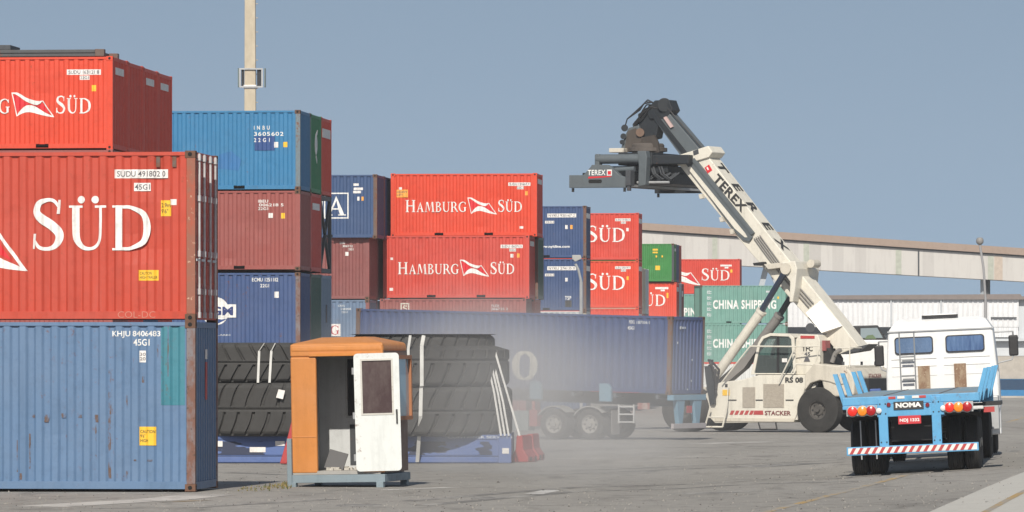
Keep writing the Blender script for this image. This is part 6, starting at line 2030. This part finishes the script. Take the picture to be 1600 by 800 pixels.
# pole with floodlight frame
Dp = 235.0
pw = .0
pl_ = thing('light_pole', 'tall pale concrete pole with a square lamp frame behind the sky blue container', 'pole', (wx(391, Dp), Dp, gz(0, Dp)))
zt_p = wz(-70, Dp) - pl_.location.z
ps = FPX / Dp
def plz(py): return wz(py, Dp) - pl_.location.z
concp = NT('pole_concrete')
cv = concp.coords((1, 1, .5), False)
concp.l(concp.mix(concp.ramp(concp.noise(cv, 3, 6, .7), .3, .7), (.40, .345, .26), (.52, .46, .36)), concp.b.inputs['Base Color'])
concp.b.inputs['Roughness'].default_value = .9
MB().prism([(-10.3 / ps, 0), (10.6 / ps, 0), (8.0 / ps, zt_p), (-8.2 / ps, zt_p)], 'y', -.22, .22).build('shaft', concp.mat, pl_, bevel=.03)
MB().box(-10 / ps, -.24, plz(139), 10 / ps, .24, plz(133)).build('band', M['plate_white'], pl_)
frm = MB()
for x in (-15.5, 19):
    frm.box((x - 1.2) / ps, -.3, plz(137), (x + 1.2) / ps, -.22, plz(107))
for y in (108, 136): frm.box(-15.5 / ps, -.305, plz(y + 1.3), 19 / ps, -.225, plz(y - 1.0))
fo = frm.build('lamp_frame', M['galv'], pl_)
for x0, x1 in ((-13.5, -10), (11, 17.5)):
    MB().box(x0 / ps, -.2, plz(134), x1 / ps, .25, plz(109)).build('flood_lamp', sdark, fo)
for x in (-18, 23): MB().box((x - 1.0) / ps, -.25, plz(136), (x + 1.0) / ps, .3, plz(107)).build('lamp_visor', paint('visor', (.13, .17, .17), .1, .1, 0), fo)
m = MB()
for py in range(6, 170, 22): m.tube((8.5 / ps, 0, plz(py)), (12 / ps, 0, plz(py)), .018, 6)
m.build('climbing_step', concp.mat, pl_)
# street lamps
Dl = 255.0
for (px, D, hy, label, head) in ((1532, 255., 374, 'thin street lamp with a round head rising behind the white truck cab', 'r'), (908, 232., 402, 'small street lamp with a flat head in front of the navy containers', 'f')):
    ls = FPX / D
    t = thing('street_lamp', label, 'street lamp', (wx(px + (8 if head == 'r' else 0), D), D, gz(0, D)))
    z_ = lambda py: wz(py, D) - t.location.z
    if head == 'r':
        pts = [(0, 0, 0), (0, 0, z_(470)), (-3 / ls, 0, z_(420)), (-9 / ls, 0, z_(382))]
    else:
        pts = [(0, 0, 0), (0, 0, z_(440)), (-4 / ls, 0, z_(422)), (-9 / ls, 0, z_(412))]
    m = MB()
    for a, b in zip(pts[:-1], pts[1:]): m.tube(a, b, .075 if a[2] < 1 else .06, 8)
    m.build('post', paint('lamp_post_grey', (.30, .30, .31), .1, .1, .05) if head == 'r' else M['galv'], t)
    e = pts[-1]
    if head == 'r':
        MB().lathe([(.02, z_(371)), (.13, z_(371.5)), (.19, z_(375)), (.18, z_(379)), (.1, z_(382)), (.02, z_(383))], 'z', (e[0], e[1], 0), 16).build('lamp_head', paint('head_grey', (.24, .23, .22), .1, .1, .1), t, smooth=True)
    else:
        MB().prism([(-11 / ls, z_(398.5)), (2 / ls, z_(398.5)), (4 / ls, z_(404)), (-6 / ls, z_(409)), (-11 / ls, z_(405))], 'y', -.2, .2).build('lamp_head', paint('head_pale', (.36, .36, .35), .1, .1, .1), t, bevel=.02).location = (e[0] + 6 / ls, 0, 0)
# ------------------------------------------------------------ air: dust thrown up behind the booth, and thin haze over the yard
def volume_mat(name, col, dens_build):
    mat = bpy.data.materials.new(name)
    mat.use_nodes = True
    t = mat.node_tree
    t.nodes.remove(t.nodes['Principled BSDF'])
    pv = t.nodes.new('ShaderNodeVolumePrincipled')
    pv.inputs['Color'].default_value = (*col, 1)
    pv.inputs['Anisotropy'].default_value = 0.0
    t.links.new(pv.outputs[0], t.nodes['Material Output'].inputs['Volume'])
    dens_build(t, pv)
    return mat
def dust_density(peak, nscale, lo, hi):
    def f(t, pv):
        tc_ = t.nodes.new('ShaderNodeTexCoord')
        ln = t.nodes.new('ShaderNodeVectorMath'); ln.operation = 'LENGTH'
        t.links.new(tc_.outputs['Object'], ln.inputs[0])
        fall = t.nodes.new('ShaderNodeMapRange'); fall.interpolation_type = 'SMOOTHSTEP'
        fall.inputs[1].default_value = 1.0; fall.inputs[2].default_value = 0.15; fall.inputs[3].default_value = 0.0; fall.inputs[4].default_value = 1.0
        t.links.new(ln.outputs['Value'], fall.inputs[0])
        g = t.nodes.new('ShaderNodeNewGeometry')
        nz = t.nodes.new('ShaderNodeTexNoise'); nz.inputs['Scale'].default_value = nscale; nz.inputs['Detail'].default_value = 5
        mp = t.nodes.new('ShaderNodeMapping'); mp.inputs['Scale'].default_value = (1, .25, .8)
        t.links.new(g.outputs['Position'], mp.inputs[0]); t.links.new(mp.outputs[0], nz.inputs['Vector'])
        rp = t.nodes.new('ShaderNodeMapRange'); rp.inputs[1].default_value = lo; rp.inputs[2].default_value = hi
        t.links.new(nz.outputs['Fac'], rp.inputs[0])
        m1 = t.nodes.new('ShaderNodeMath'); m1.operation = 'MULTIPLY'
        t.links.new(fall.outputs[0], m1.inputs[0]); t.links.new(rp.outputs[0], m1.inputs[1])
        m2 = t.nodes.new('ShaderNodeMath'); m2.operation = 'MULTIPLY'; m2.inputs[1].default_value = peak
        t.links.new(m1.outputs[0], m2.inputs[0]); t.links.new(m2.outputs[0], pv.inputs['Density'])
    return f
def dust(name, label, c, r, peak, nscale=.35, lo=.36, hi=.66):
    bm = bmesh.new()
    bmesh.ops.create_icosphere(bm, subdivisions=3, radius=1.0)
    me = bpy.data.meshes.new(name)
    bm.to_mesh(me); bm.free()
    o = link(name, me, volume_mat(name, (.74, .735, .735), dust_density(peak, nscale, lo, hi)))
    o.location = c; o.scale = r
    tag(o, label, kind='stuff')
    return o
dust('dust_cloud', 'grey dust drifting around the giant tyres and the dusty trailer', (wx(790, 136), 136, gz(0, 132) + 1.5), (7.6, 32, 3.5), .072, lo=.34, hi=.66)
dust('dust_cloud', 'thin dust hanging over the asphalt in front of the tyres', (wx(890, 102), 102, gz(0, 102) + .2), (3.2, 18, 1.5), .05)
dust('dust_cloud', 'wisp of dust drifting in front of the right hand tyre stack', (wx(735, 109), 109, gz(0, 109) + 1.3), (2.3, 9, 2.7), .075, nscale=.6, lo=.34, hi=.66)
hz = MB().box(-160, -4, -4.5, 160, 520, 24.0)
def hz_d(t, pv): pv.inputs['Density'].default_value = 0.00022
hzo = hz.build('haze', volume_mat('haze', (.86, .90, .95), hz_d))
tag(hzo, 'thin pale haze over the yard', kind='stuff')
